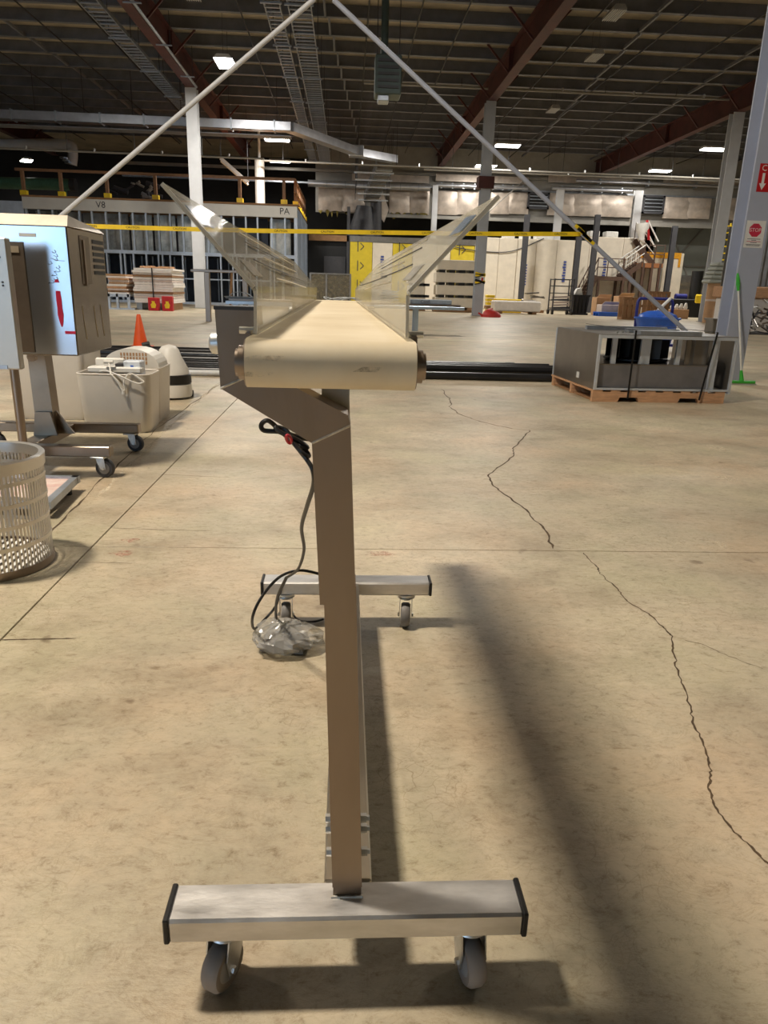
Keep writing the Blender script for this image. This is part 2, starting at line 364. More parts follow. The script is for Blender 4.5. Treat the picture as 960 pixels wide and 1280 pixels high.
for x in RX:
    for k, y in enumerate(PY):
        if 14 < y < 49 and k % 2 == 0:
            for q in fb: part('flange_brace', q, RUST, ce, loc=(x, y, 0))
        if 16 < y < 49 and k % 6 == 0: part('stiffener', st_me, RUST, ce, loc=(x, y, 0))
for x in (-16, -13.2, -10.3, -8.4, -3.4, 0.6, 2.2, 3.6, 7.6, 10.2, 12.4, 18.5, 21.0, 24.0):   # rods under the purlins
    part('sag_rod', MB().tube([(x, 12, ZP-0.03), (x, 49.6, ZP-0.03)], 0.026, 6), BLACK, ce)
for x in (-12, -1, 9.2, 13.6, 22.5):
    for k, y in enumerate(PY[20:36]):
        if y < 48: part('purlin_bridge', MB().bar((x+0.12*k, y, ZP+0.05), (x+0.12*k, y+1.76, ZP+0.05), 0.07, 0.1), PURL, ce)
# ---- walls
wl = struct('wall_left', MB().box(X0-0.3, X0, YB, YF, 0, ZP+0.52), DARKWALL, 'dark side wall of the hall')
wr = struct('wall_right', MB().box(X1, X1+0.3, YB, YF, 0, ZP+0.52), GREYWALL, 'grey side wall of the hall')
wf = struct('wall_front', MB().box(X0, -18, YB-0.3, YB, 0, ZP+0.52).box(-7.0, X1, YB-0.3, YB, 0, ZP+0.52).box(-18, -7.0, YB-0.3, YB, 5.4, ZP+0.52), GREYWALL, 'grey wall with a loading door standing open')
wb = struct('wall_back', MB().box(X0, X1, YF, YF+0.3, 0, ZP+0.52), DARKWALL, 'dark back wall beyond the insulated header')
hd = thing('wall_header', None, None, (0, 50, 5.5), kind='structure'); hd['label'] = 'insulated header wall across the back of the hall'
part('liner', MB().box(-2.0, X1, 50.0, 50.2, 5.6, ZP+0.40), COLG, hd, world=True)
part('girt', MB().box(1.0, X1, 49.75, 50.0, 5.42, 5.62), COLG, hd, world=True)
part('girt', MB().box(-14, X1, 49.8, 50.0, 7.95, 8.12), COLG, hd, world=True)
part('girt', MB().box(-14, X1, 49.8, 50.0, 7.25, 7.34), GALV, hd, world=True)
foil_spans = [(398, 428, 232, 263), (428, 456, 234, 264), (487, 512, 236, 266), (512, 536, 236, 267), (546, 572, 238, 269), (572, 598, 238, 269), (614, 636, 240, 268), (636, 660, 240, 268),
              (686, 718, 241, 270), (718, 752, 242, 271), (752, 790, 243, 272), (831, 860, 246, 274), (860, 886, 247, 274), (900, 930, 247, 276), (930, 975, 248, 277)]
for (xa, xb, ya, yb) in foil_spans:
    a = at(xa, ya, 49.7); b = at(xb, yb, 49.7); n = 8; vs = []; fs = []
    for i in range(n+1):
        for j in range(5):
            x = a.x+(b.x-a.x)*i/n; z = a.z+(b.z-a.z)*j/4
            vs.append((x, 49.7-0.16*math.sin(math.pi*i/n)**.6*math.sin(math.pi*j/4)**.6+random.uniform(-.03, .03), z+(random.uniform(-.12, .05) if j == 4 and xa < 540 else 0)))
    for i in range(n):
        for j in range(4): fs.append((i*5+j, (i+1)*5+j, (i+1)*5+j+1, i*5+j+1))
    part('foil_blanket', MB().add(vs, fs), FOIL, hd, world=True, smooth=True)
FLUFF = mat('yellow_fluff', (190, 172, 96), 0.9, 0, 0.2, 20)
for (xa, xb, y0) in ((400, 456, 263), (487, 536, 266)):      # torn yellow wool under the foil
    for k in range(14):
        x = random.uniform(xa, xb); p = at(x, y0-1, 49.9); ww = random.uniform(.08, .2); h = random.uniform(.12, .5)
        part('torn_wool', MB().prism([(p.x-ww, p.z), (p.x+ww, p.z), (p.x+ww*.4, p.z-h*.7), (p.x, p.z-h), (p.x-ww*.6, p.z-h*.5)], 'y', 49.82, 49.9), FLUFF, hd, world=True)
for (xa, xb) in ((440, 536), (545, 660), (686, 790), (830, 975)):   # upper foil strip under the roof
    a = at(xa, 213+xa*0.008, 49.78); b = at(xb, 224+xb*0.01, 49.78)
    part('foil_blanket', MB().box(a.x, b.x, 49.72, 49.8, b.z, a.z), FOIL, hd, world=True)
# flap of foil hanging loose
p = [at(x, y, 49.4) for x, y in ((478, 238), (486, 262), (480, 278), (468, 262))]
part('loose_flap', MB().sheet(*p, 0.02), FOIL, hd, world=True)
for n_, (xa, xb, ya, yb) in enumerate(((660, 685, 240, 262), (804, 828, 244, 268))):     # the two framed openings high in the header
    a = at(xa, ya, 49.6); b = at(xb, yb, 49.6); t = 0.12
    wdw = struct('window_%d' % (n_+1), MB().box(a.x, b.x, 49.45, 49.6, a.z-t, a.z).box(a.x, b.x, 49.45, 49.6, b.z, b.z+t).box(a.x, a.x+t, 49.45, 49.6, b.z, a.z).box(b.x-t, b.x, 49.45, 49.6, b.z, a.z), DKGREY, 'dark framed opening high in the foil wall')
    part('pane', MB().box(a.x+t, b.x-t, 49.52, 49.56, b.z+t, a.z-t), BLACK, wdw)
    for k in range(4):
        z = b.z+t+(a.z-b.z-2*t)*(k+.5)/4; part('louver', MB().box(a.x+t, b.x-t, 49.47, 49.52, z-.05, z), GALV, wdw)
# grey rear wall bay to the right, with cross bracing
ga = at(822, 280, 53); gb = at(990, 392, 53)
gw = struct('wall_rear_bay', MB().box(ga.x, X1, 53, 53.2, 0, ga.z), GREYWALL, 'pale grey-green wall bay with cross bracing')
for (p, q) in (((838, 282), (872, 385)), ((886, 278), (850, 318))):
    part('brace', MB().bar(at(*p, 52.9), at(*q, 52.9), 0.1, 0.1), COLG, gw)
part('wall_rail', MB().box(ga.x, X1, 52.85, 53, 3.1, 3.2), COLG, gw); part('wall_rail', MB().box(ga.x, X1, 52.85, 53, 1.5, 1.6), COLG, gw)
# ================================================================== STEEL COLUMNS
def hcol(name, x, y, z0, z1, fw, dp, tf, m, label, base=True, group=None):
    t = thing(name, label, 'column', (x, y, z0), group=group)
    h = z1-z0
    part('flange', MB().box(-fw/2, fw/2, -dp/2, -dp/2+tf, 0, h), m, t); part('flange', MB().box(-fw/2, fw/2, dp/2-tf, dp/2, 0, h), m, t)
    part('web', MB().box(-tf*.4, tf*.4, -dp/2+tf, dp/2-tf, 0, h), m, t)
    if base: part('base_plate', MB().box(-fw*.62, fw*.62, -dp*.62, dp*.62, 0, 0.02), COLG, t)
    return t
colA = hcol('steel_column', -6.15, 32.3, 0, 8.3, 0.44, 0.42, 0.04, COLP, 'white steel column standing in front of the stud-framed building')
colB = hcol('steel_column', 5.72, 32.3, 0, 8.3, 0.40, 0.44, 0.04, mat('column_grey2', (176, 180, 186), .45, 0, .05, 2), 'grey steel column with yellow and black tape wrapped round it')
colD = hcol('steel_column', 15.95, 32.3, 0, 8.3, 0.46, 0.42, 0.04, COLP, 'white steel column beside the big cardboard drum')
b = at(607, 226, 32)
part('collar', MB().box(-.32, .32, -.3, .3, b.z-.28, b.z+.18), RUST, colB)
for k in range(4):
    z = at(600, 341+4.4*k, 32.1).z
    part('hazard_band', MB().bar((-.22, -.235, z+.03*(k % 2)), (.22, -.235, z-.12+.2*(k % 2)), .03, .09), YEL if k != 2 else BLACK, colB)
    part('hazard_band', MB().bar((-.22, -.245, z-.05), (.2, -.245, z-.1+.16*(k % 2)), .02, .03), BLACK, colB)
sg = part('notice', MB().box(-.02, .2, -.235, -.225, at(0, 337, 32).z+.02, at(0, 337, 32).z+.34), WHITEP, colB); part('mark', MB().box(.05, .13, -.24, -.234, at(0, 337, 32).z+.1, at(0, 337, 32).z+.26), RED, colB)
# the big column close by on the right (carries the signs)
fa = at(928, 310, 8.86); CXc = 4.81
COLB = mat('column_bluegrey', (172, 178, 194), .45, 0, .04, 2)
colC = hcol('steel_column', CXc, 9.0, 0, 8.3, 0.27, 0.30, 0.022, COLB, 'pale painted steel column carrying the stop notice and a red arrow sign')
for (px, y0, y1, wd) in ((543, 232, 292, .34), (694, 236, 384, .42), (790, 238, 380, .5)):
    p = at(px, (y0+y1)/2, 46.6 if px > 600 else 49)
    hcol('wall_column', p.x, p.y, 0, at(px, y0, p.y).z, wd, .3, .03, COLP, {543: 'slim pale column in front of the torn foil blankets', 694: 'slim pale column beside the framed dark opening in the foil', 790: 'pale column standing in front of the stair tower'}[px], base=False)
for px, y0, lab in ((650, 268, 'thin dark post by the white partition panels, next to the tape-wrapped column'), (715, 296, 'thin dark post behind the wire trolley'), (735, 268, 'thin dark post beside the lower stair flight'), (830, 282, 'thin dark post at the upper stair landing')):
    p = at(px, 384, 44.0)
    hcol('dark_post', p.x, 44.0, 0, at(px, y0, 44.0).z, .3, .22, .03, DKGREY, lab, base=False)
# ---- chevron brace rods from the near frame line
apx = (-0.27, 9.0, 4.02)
for q, lab in (((4.62, 9.0, .30), 'long grey brace tube sloping down to the column with the stop notice'), ((-5.15, 9.0, .20), 'long grey brace tube sloping down behind the stainless cabinet')):
    t = thing('brace_tube', lab, 'brace', (q[0], q[1], 0))
    d = Vector(q)-Vector(apx); s_ = 1 if q[0] > 0 else -1
    part('tube', MB().tube([Vector(apx)+Vector((s_*.1, 0, -.08)), q], 0.027, 12), COLB if q[0] > 0 else COLP, t, world=True, smooth=True)
    part('end_plate', MB().box(q[0]-.02, q[0]+.08, 8.98, 9.02, q[2]-.15, q[2]+.12), COLP, t, world=True)
t = thing('brace_apex', 'gusset plate joining the two brace tubes under the beam', 'brace', (apx[0], 9, 4.0))
part('gusset', MB().prism([(apx[0]-.12, 3.99), (apx[0]+.12, 3.99), (apx[0]+.2, 4.3), (apx[0]-.2, 4.3)], 'y', 8.97, 9.03), COLP, t, world=True)
solo('tie_beam', MB().box(-5.3, 4.66, 8.88, 9.12, 4.3, 4.34).box(-5.3, 4.66, 8.99, 9.01, 4.34, 4.6).box(-5.3, 4.66, 8.88, 9.12, 4.6, 4.64), RUST, 'red-brown beam above the brace tubes, between the near columns', 'beam')
hcol('steel_column', -5.45, 9.0, 0, 8.3, .27, .3, .022, COLP, 'pale steel column at the foot of the left brace tube')
# ---- caution tape
tp = thing('caution_tape', 'yellow caution tape stretched across the hall', 'tape', tuple(at(430, 289, 8.95)))
pts = [at(x, y, 8.93) for x, y in ((60, 280.5), (120, 283), (220, 286), (330, 288.5), (430, 290), (540, 291.5), (640, 292.5), (726, 292.5))]
vs = []; fs = []
for i, p in enumerate(pts):
    vs += [p+Vector((0, 0, .024)), p-Vector((0, 0, .024)), p+Vector((0, .004, -.024)), p+Vector((0, .004, .024))]
    if i:
        o = 4*i
        for a, b in ((0, 1), (1, 2), (2, 3), (3, 0)): fs.append((o-4+a, o-4+b, o+b, o+a))
part('ribbon', MB().add(vs, fs), YEL, tp, world=True)
for i in range(12):
    u = (i+.5)/12*(len(pts)-1); k = int(u); p = pts[k].lerp(pts[k+1], u-k); d = pts[k+1]-pts[k]
    off = Vector((p.x, p.y-.003, p.z))-Vector(tp.location)
    part('lettering', text_mesh('CAUTION', 0.034, BLACK), BLACK, tp, loc=off, rot=(math.pi/2, -math.atan2(d.z, d.x), 0))
for k in range(5):
    a = at(722+3.2*k, 288+3.5*k, 8.9)
    part('knot', MB().bar(a+Vector((-.05, -.055, .05)), a+Vector((.06, -.055, -.03)), .012, .035), YEL if k % 2 == 0 else BLACK, tp, world=True)
# ================================================================== LAMPS
def lamp(x, y, z, on, label, group=None, power=0, rz=0.0, col=(1.0, .95, .87)):
    t = thing('bay_lamp', label, 'ceiling lamp', (x, y, z), rz, group=group)
    part('housing', MB().prism([(-.32, .02), (.32, .02), (.2, .14), (-.2, .14)], 'y', -.62, .62), COLP if on else COLG, t)
    part('diffuser', MB().box(-.3, .3, -.6, .6, -.005, .02), LITON if on else COLG, t)
    for k in range(-3, 4): part('grille_bar', MB().box(-.3+.1*k+.29, -.3+.1*k+.31, -.6, .6, -.03, -.005), COLP, t)
    for s_ in (-.5, .5): part('hanger', MB().tube([(0, s_, .14), (0, s_, ZP+.40-z)], .008, 5), DKGREY, t)
    if power:
        ld = bpy.data.lights.new('lamp_light', 'AREA'); ld.shape = 'RECTANGLE'; ld.size = .5; ld.size_y = 1.1; ld.energy = power; ld.color = col
        lo = bpy.data.objects.new('lamp_light', ld); COL.objects.link(lo); lo.parent = t; lo.location = (0, 0, -.045)
    return t
PW = 520
GL = 'lit bay lamps'
lamp(-4.2, 28.3, 8.2, True, 'lit bay lamp by the head of the white column at the stud building', power=PW*1.45)
lamp(-3.5, 39.8, 7.9, True, 'lit bay lamp under the long duct elbow', power=PW*1.45, rz=math.pi/2)
lamp(8.1, 40.0, 8.1, True, 'lit bay lamp beside the head of the tape-wrapped column', power=PW*1.45, rz=math.pi/2)
lamp(8.3, 47.0, 8.2, True, 'lit bay lamp close to the foil wall', power=PW*.6, rz=math.pi/2)
lamp(18.7, 46.3, 8.2, True, 'lit bay lamp over the cross-braced wall bay', power=PW*.7, rz=math.pi/2)
lamp(18.5, 39.3, 8.2, True, 'lit bay lamp behind the white column at the cardboard drum', power=PW*1.45, rz=math.pi/2)
lamp(-4.1, 48.3, 8.2, True, 'small lit bay lamp beyond the cable trays', power=PW*.3, rz=math.pi/2)
lamp(-20.0, 50.5, 8.0, True, 'lit bay lamp over the back of the stud-framed building', power=PW*.3, rz=.5)
for (x, y), lab in (((7.4, 23.0), 'unlit bay lamp with ribbed reflector, nearest the unit heater side'), ((8.1, 26.8), 'unlit bay lamp with ribbed reflector above the tape-wrapped column'), ((8.75, 34.1), 'unlit bay lamp hanging beyond the tape-wrapped column'), ((-4.3, 23.1), 'unlit bay lamp with ribbed reflector beside the red-brown beam')):
    lo_ = lamp(x, y, 8.5, False, lab); lo_.scale = (.62, .75, .9)
lamp(-3.6, 2.0, 8.2, True, 'lit bay lamp high over the conveyor', power=PW*1.95, col=(1.0, .88, .72), rz=math.pi/2)
for x, y, k in ((-12, 8, .6), (9.5, 9, .45), (-12, 22, .8), (18.7, 22, .8), (2.5, 15.5, .7)):
    lamp(x, y, 8.2, True, 'lit bay lamp over the hall floor', GL, power=PW*k)
def smooth_path(pts, n=6):
    P = [Vector(p) for p in pts]; out = []
    for i in range(len(P)-1):
        p0 = P[max(i-1, 0)]; p1 = P[i]; p2 = P[i+1]; p3 = P[min(i+2, len(P)-1)]
        for k in range(n):
            t = k/n
            out.append(.5*((2*p1)+(p2-p0)*t+(2*p0-5*p1+4*p2-p3)*t*t+(-p0+3*p1-3*p2+p3)*t**3))
    out.append(P[-1]); return out
# ================================================================== THE CONVEYOR
cv = thing('belt_conveyor', 'stainless cantilever belt conveyor with cream belt and clear side guards', 'conveyor', (0.014, 1.44, 0))
FX = 0.014
def cxY(Y): return -0.011 - 0.011*(Y-0.6)             # the belt bed runs very slightly askew
def foot(y0, name='foot'):
    f = part(name, MB().cbox(FX-.254, FX+.254, y0, y0+.068, .106, .147, .004), STEELX, cv, world=True, smooth=False)
    for s in (-1, 1):
        part('end_cap', MB().cbox(FX+s*.256-.004, FX+s*.256+.004, y0-.001, y0+.069, .105, .148, .002), PLASB, f, world=True)
    return f
foot(.805); foot(2.02)
part('base_beam', MB().cbox(FX-.036, FX+.036, .874, 2.022, .102, .146, .003), mat('stainless_beam', (214, 206, 192), .3, 1, .1, 5, .05, 60, (1, .4, 1), rvar=.08), cv, world=True)
def caster(x, y, ang, m_tread):
    c = thing('caster', None, None, (x, y, 0), ang); c.parent = cv; c.location = Vector((x, y, 0))-Vector(cv.location)
    part('swivel_plate', MB().lathe([(.0, .106), (.030, .106), (.030, .101), (.025, .097), (.027, .093), (.020, .088), (0, .088)], 20), ZINC, c, smooth=True)
    # wheel axis along local x, trailing offset along local y
    oy = -.012
    part('tread', MB().add(*lathe_x([(.018, -.012), (.033, -.014), (.0375, -.008), (.0375, .008), (.033, .014), (.018, .012)], 28, oy, .0378)), m_tread, c, smooth=True)
    part('hub', MB().add(*lathe_x([(0, -.015), (.019, -.015), (.023, -.012), (.023, .012), (.019, .015), (0, .015)], 24, oy, .0378)), mat('hub_grey', (150, 150, 152), .45, 0, .06), c, smooth=True)
    for s in (-1, 1):
        part('fork', MB().prism([(.016, .094), (-.018, .094), (-.024, .060), (oy-.008, .030), (oy+.010, .030), (.012, .060)], 'x', s*.0185-.0012, s*.0185+.0012), ZINC, c)
        part('axle_nut', MB().add(*lathe_x([(0, s*.019), (.006, s*.019), (.006, s*.024), (0, s*.024)], 6, oy, .0378)), ZINC, c)
    return c
def lathe_x(prof, n, cyv, czv):                        # revolve about the x axis
    vs = [(x, cyv+r*math.cos(2*math.pi*t/n), czv+r*math.sin(2*math.pi*t/n)) for r, x in prof for t in range(n)]
    fs = [(i*n+t, i*n+(t+1) % n, (i+1)*n+(t+1) % n, (i+1)*n+t) for i in range(len(prof)-1) for t in range(n)]
    return vs, fs
TREAD = mat('tread_grey', (160, 151, 143), .6, 0, .06, 30)
caster(-.165, .842, math.radians(-28), TREAD); caster(.198, .842, math.radians(10), TREAD)
caster(-.172, 2.045, math.radians(4), RUBG); caster(.198, 2.045, math.radians(-5), RUBG)
def mast(y, kind):
    """bent cantilever mast: lower tube, sleeve, diagonal and upright arm; y = front face"""
    d = .040
    def xz(p): return p
    # lower tube (leans a little to the left going up)
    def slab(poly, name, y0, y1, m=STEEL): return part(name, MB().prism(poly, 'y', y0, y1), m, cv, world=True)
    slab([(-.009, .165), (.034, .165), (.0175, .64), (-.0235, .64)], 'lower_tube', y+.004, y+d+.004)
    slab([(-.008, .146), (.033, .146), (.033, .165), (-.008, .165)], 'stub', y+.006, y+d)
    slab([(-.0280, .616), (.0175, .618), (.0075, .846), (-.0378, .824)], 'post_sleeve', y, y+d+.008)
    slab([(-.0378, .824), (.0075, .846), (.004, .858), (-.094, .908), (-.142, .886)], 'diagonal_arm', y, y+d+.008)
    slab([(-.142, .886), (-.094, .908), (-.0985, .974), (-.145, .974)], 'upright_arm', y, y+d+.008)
    part('arm_cap', MB().box(-.146, -.098, y-.001, y+d+.009, .973, .977), DKGREY, cv, world=True)
    W = mat('weld', (226, 220, 208), .5, .8, .2, 60)
    for (p, q) in (((-.0378, .824), (.0075, .846)), ((-.142, .886), (-.094, .908))):
        part('weld_bead', MB().tube([(p[0], y-.0005, p[1]), (q[0], y-.0005, q[1])], .0016, 6), W, cv, world=True)
    part('weld_bead', MB().tube([(-.011, y+.004, .147), (.036, y+.004, .147)], .003, 6), W, cv, world=True)
    for z, yy in ((.27, .02), (.252, .02), (.211, .02)) if kind == 0 else ():
        f_ = (z-.165)/(.64-.165); xl = -.009-.0145*f_; xr = .034-.0165*f_
        b_ = part('bolt', MB().add(*lathe_x([(0, xl-.008), (.0065, xl-.008), (.0065, xl), (0, xl)], 6, y+.024, z)), ZINC, cv, world=True)
        part('bolt', MB().add(*lathe_x([(0, xr), (.0068, xr), (.0068, xr+.009), (.004, xr+.009), (.004, xr+.013), (0, xr+.013)], 6, y+.024, z)), ZINC, cv, world=True)
    part('arm_bolt', MB().add(*lathe_x([(0, -.156), (.006, -.156), (.012, -.153), (.013, -.144), (0, -.144)], 16, y+.02, .935)), ZINC, cv, world=True, smooth=True)
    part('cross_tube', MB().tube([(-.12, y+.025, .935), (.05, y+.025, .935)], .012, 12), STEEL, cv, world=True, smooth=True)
    part('mast_bracket', MB().box(-.028, .006, y+.05, y+.058, .84, .93), mat('bracket_grey', (168, 166, 158), .45, .6, .08), cv, world=True)
mast(.838, 0); mast(2.03, 1)
# belt loop: rounded ends, slightly askew in plan
R = .0195; ZB = .960; Y1, Y2 = .592, 2.48; HW = .0675
prof = []
for k in range(13): a = math.pi/2 + math.pi*k/12; prof.append((Y1+R*math.cos(a)*1.0, ZB-R+R*math.sin(a)))
for k in range(13): a = -math.pi/2 + math.pi*k/12; prof.append((Y2+R*math.cos(a), ZB-R+R*math.sin(a)))
n = len(prof); vs = [(cxY(y)+s*HW, y, z) for s in (-1, 1) for y, z in prof]
fs = [(i, (i+1) % n, n+(i+1) % n, n+i) for i in range(n)]
part('belt', MB().add(vs, fs), BELT, cv, world=True, smooth=True, label='cream conveyor belt')
SCF = stain_mat('belt_scuff', (160, 128, 84), .4, 60)
bo = [o for o in cv.children if o.name.startswith('belt')][0]
for xo, a0, wd in ((-.052, 2.75, .016), (-.058, 3.4, .014), (.03, 3.1, .01)):
    vv = []
    for k in range(5):
        a_ = a0+.05*k
        vv += [(cxY(Y1)+xo-wd*(.5+.2*k), Y1+(R+.0004)*math.cos(a_), ZB-R+(R+.0004)*math.sin(a_)), (cxY(Y1)+xo+wd*(1-.1*k), Y1+(R+.0004)*math.cos(a_), ZB-R+(R+.0004)*math.sin(a_))]
    part('scuff', MB().add(vv, [(2*k, 2*k+1, 2*k+3, 2*k+2) for k in range(4)]), SCF, bo, world=True)
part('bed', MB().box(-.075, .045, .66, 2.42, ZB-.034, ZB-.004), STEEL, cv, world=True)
for yy in (Y1, Y2):
    for s in (-1, 1):
        xc = cxY(yy)+s*HW
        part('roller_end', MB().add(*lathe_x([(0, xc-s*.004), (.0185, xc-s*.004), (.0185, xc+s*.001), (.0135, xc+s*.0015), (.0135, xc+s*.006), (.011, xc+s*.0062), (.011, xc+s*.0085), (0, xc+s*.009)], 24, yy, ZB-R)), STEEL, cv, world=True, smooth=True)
GY0, GY1 = .60, 2.36
for s in (-1, 1):
    def gx(o, Y): return cxY(Y)+s*o
    g0, g1 = (GY0, GY1)
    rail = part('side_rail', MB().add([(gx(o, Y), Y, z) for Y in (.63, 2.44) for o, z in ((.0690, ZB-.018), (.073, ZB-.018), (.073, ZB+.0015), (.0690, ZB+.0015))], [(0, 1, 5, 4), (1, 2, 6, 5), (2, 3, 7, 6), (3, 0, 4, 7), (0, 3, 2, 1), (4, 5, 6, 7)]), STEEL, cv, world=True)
    # guard: short upright strip, then a panel folded outwards; 3 mm sheet
    NB = 6
    # inner skin profile (offset from bed centre, height)
    inner = [(.0600, ZB+.002), (.0590, .994), (.0605, .999), (.1275, 1.072)]
    outer = [(.1300, 1.0700), (.0628, .9965), (.0618, .993), (.0628, ZB+.002)]
    pr = inner+outer; m_ = len(pr); vs = []; fs = []
    for i in range(NB+1):
        Y = g0+(g1-g0)*i/NB
        vs += [(gx(o, Y), Y, z) for o, z in pr]
    for i in range(NB):
        for j in range(m_): fs.append((i*m_+j, i*m_+(j+1) % m_, (i+1)*m_+(j+1) % m_, (i+1)*m_+j))
    fs += [tuple(range(m_)), tuple(NB*m_+j for j in reversed(range(m_)))]
    gd = part('side_guard', MB().add(vs, fs), GUARD, cv, world=True, label='clear plastic side guard folded outwards')
    # edge trim of the sheet catching light, film strip, sticker, clips
    EDGE = mat('guard_edge', (206, 198, 180), .3, 0, .05)
    part('cut_edge', MB().bar((gx(.0615, g0), g0-.0006, .9985), (gx(.1285, g0), g0-.0006, 1.0712), .003, .0012, up=(0, 1, 0)), EDGE, gd, world=True)
    part('cut_edge', MB().bar((gx(.0610, g0), g0-.0006, ZB+.003), (gx(.0605, g0), g0-.0006, .996), .0025, .0012, up=(0, 1, 0)), EDGE, gd, world=True)
    def pan(u, Y, lift=.0008):                         # point on the folded panel, u from fold to lip
        return Vector((gx(.0605+.067*u, Y), Y, .999+.073*u)) + Vector((-s*.073, 0, .067)).normalized()*lift
    part('film_strip', MB().sheet(pan(.62, .61), pan(.80, .61), pan(.86, .68), pan(.64, .68), .0006), FILM, gd, world=True)
    part('sticker', MB().sheet(pan(.12, .66), pan(.30, .66), pan(.30, .74), pan(.12, .74), .0005), clear('pale_sticker%d' % s, (225, 220, 205), .6, .2), gd, world=True)
    TAN = MATS['guard_edge']
    for (u, ya, yb, mm) in ((.10, .9, 1.5, TAN), (.35, .8, 1.25, DKGREY), (.5, 1.0, 1.7, TAN), (.66, .9, 1.6, DKGREY), (.82, .95, 1.9, TAN), (.22, 1.1, 2.1, DKGREY)):
        pts_ = [pan(u+.02*math.sin(.7*t+u*9)-.02*t, ya+(yb-ya)*t/5, .0015) for t in range(6)]
        part('film_crease', MB().tube(smooth_path(pts_, 3), .0008, 5), mm, gd, world=True)
    for yy in (.64, 1.5, 2.3):
        part('guard_clip', MB().tube([(gx(.066, yy), yy, ZB+.003), (gx(.079, yy), yy, ZB+.003)], .003, 8), ZINC, cv, world=True, smooth=True)
# drive motor under the far end
part('motor', MB().tube([(-.02, 1.9, .885), (-.02, 2.22, .885)], .034, 16), GALV, cv, world=True, smooth=True)
# mains cord
c_ = [(398, 548, 1.0), (380, 548, .98), (352, 540, .98), (330, 538, .98), (327, 530, .98), (336, 526, .98), (352, 540, .985), (368, 553, .98), (381, 562, .97), (386, 570, .97), (378, 566, .96), (366, 552, .97), (358, 538, .98), (345, 534, .98), (350, 540, .975), (372, 550, .97), (384, 560, .97), (374, 561, .965), (384, 575, .96), (391, 588, .95), (392, 606, .97), (384, 632, 1.05), (377, 660, 1.2), (380, 688, 1.4), (372, 712, 1.6), (358, 722, 1.7)]
cd = part('mains_cord', MB().tube(smooth_path([at(*p) for p in c_]), .0034, 7), CORD, cv, world=True, smooth=True)
c2 = [at(358, 722, 1.7), at(346, 750, 1.8), G(345, 778, .03)]
part('mains_cord', MB().tube(smooth_path(c2), .0042, 7), CORD, cv, world=True, smooth=True)
c3 = [at(398, 717, 1.98), at(375, 713, 1.95), at(350, 721, 1.9), at(328, 745, 1.85), at(316, 770, 1.83), G(318, 786, .03), G(333, 772, .03), G(345, 757, .03), at(352, 735, 1.98)]
part('mains_cord', MB().tube(smooth_path(c3), .0042, 7), CORD, cv, world=True, smooth=True)
c4 = [G(366, 768, .006), G(375, 776, .006), G(392, 777, .006), G(404, 774, .006)]
part('mains_cord', MB().tube(smooth_path(c4), .0034, 7), CORD, cv, world=True, smooth=True)
tie = [at(361+3.0*math.cos(t)+1.5*math.sin(t), 549+5*math.sin(t), .955+.015*math.sin(t)) for t in [k*math.pi/6 for k in range(13)]]
part('twist_tie', MB().tube(tie, .0022, 6), mat('tie_red', (200, 40, 60), .5), cv, world=True)
# foot switch in its clear bag on the floor
bgp = G(355, 822)
bag = thing('bagged_foot_switch', 'grey foot switch wrapped in a crumpled clear plastic bag on the floor', 'foot switch', (bgp.x+.0, bgp.y+.06, 0), math.radians(-8))
part('switch_body', MB().prism([(-.065, .006), (.06, .006), (.055, .03), (.0, .05), (-.055, .045)], 'y', -.045, .045), mat('switch_grey', (120, 118, 114), .5, .2, .1), bag)
part('button', MB().lathe([(0, .03), (.016, .03), (.016, .058), (.012, .064), (0, .064)], 16, (.01, -.03, 0)), DKGREY, bag, smooth=True)
random.seed(11)
nu, nv = 26, 12; vs = []; fs = []
for j in range(nv+1):
    ph = math.pi*j/nv
    for i in range(nu):
        th = 2*math.pi*i/nu; r_ = 1+random.uniform(-.10, .10)+.10*math.sin(3*th+1)
        x = .100*r_*math.sin(ph)*math.cos(th)*(1.0 if math.cos(th) < 0 else 1.0); y = .078*r_*math.sin(ph)*math.sin(th)
        z = .036+.040*math.cos(ph)*(1+random.uniform(-.2, .2)); vs.append((x, y, max(z, .001)))
for j in range(nv):
    for i in range(nu): fs.append((j*nu+i, j*nu+(i+1) % nu, (j+1)*nu+(i+1) % nu, (j+1)*nu+i))
part('bag', MB().add(vs, fs), BAGM, bag, label='crumpled clear plastic bag')
# ================================================================== SIGNS AND SQUEEGEE AT THE NEAR COLUMN
fy = 9.0-.15
ns = thing('stop_notice', 'white paper notice with a red STOP octagon taped to the column', 'sign', (4.805, fy-.001, 1.59))
part('paper', MB().box(-.115, .115, -.002, 0, 0, .30), WHITEP, ns)
oc = [(.078*math.cos(math.pi/8+k*math.pi/4), .195+.078*math.sin(math.pi/8+k*math.pi/4)) for k in range(8)]
part('octagon', MB().prism(oc, 'y', -.0035, -.002), mat('stop_red', (206, 50, 78), .5), ns)
part('lettering', text_mesh('STOP', .058, WHITEP), WHITEP, ns, loc=(0, -.0042, .195), rot=UPR)
for k, (z, wd) in enumerate(((.098, .08), (.084, .03), (.070, .085), (.058, .04), (.036, .09), (.024, .08))):
    part('text_line', MB().box(-wd, wd, -.0028, -.002, z-.003, z+.003), DKGREY if k != 2 else MATS['stop_red'], ns)
ar = thing('arrow_sign', 'red sign with a white downward arrow on the column', 'sign', (4.84, fy-.001, 2.2))
part('plate', MB().box(-.105, .105, -.003, 0, 0, .30), RED, ar)
part('lettering', text_mesh('C', .09, WHITEP), WHITEP, ar, loc=(-.05, -.0045, .25), rot=UPR)
part('arrow', MB().prism([(-.06, .2), (-.03, .2), (-.03, .09), (-.005, .09), (-.045, .02), (-.085, .09), (-.06, .09)], 'y', -.0045, -.003), WHITEP, ar)
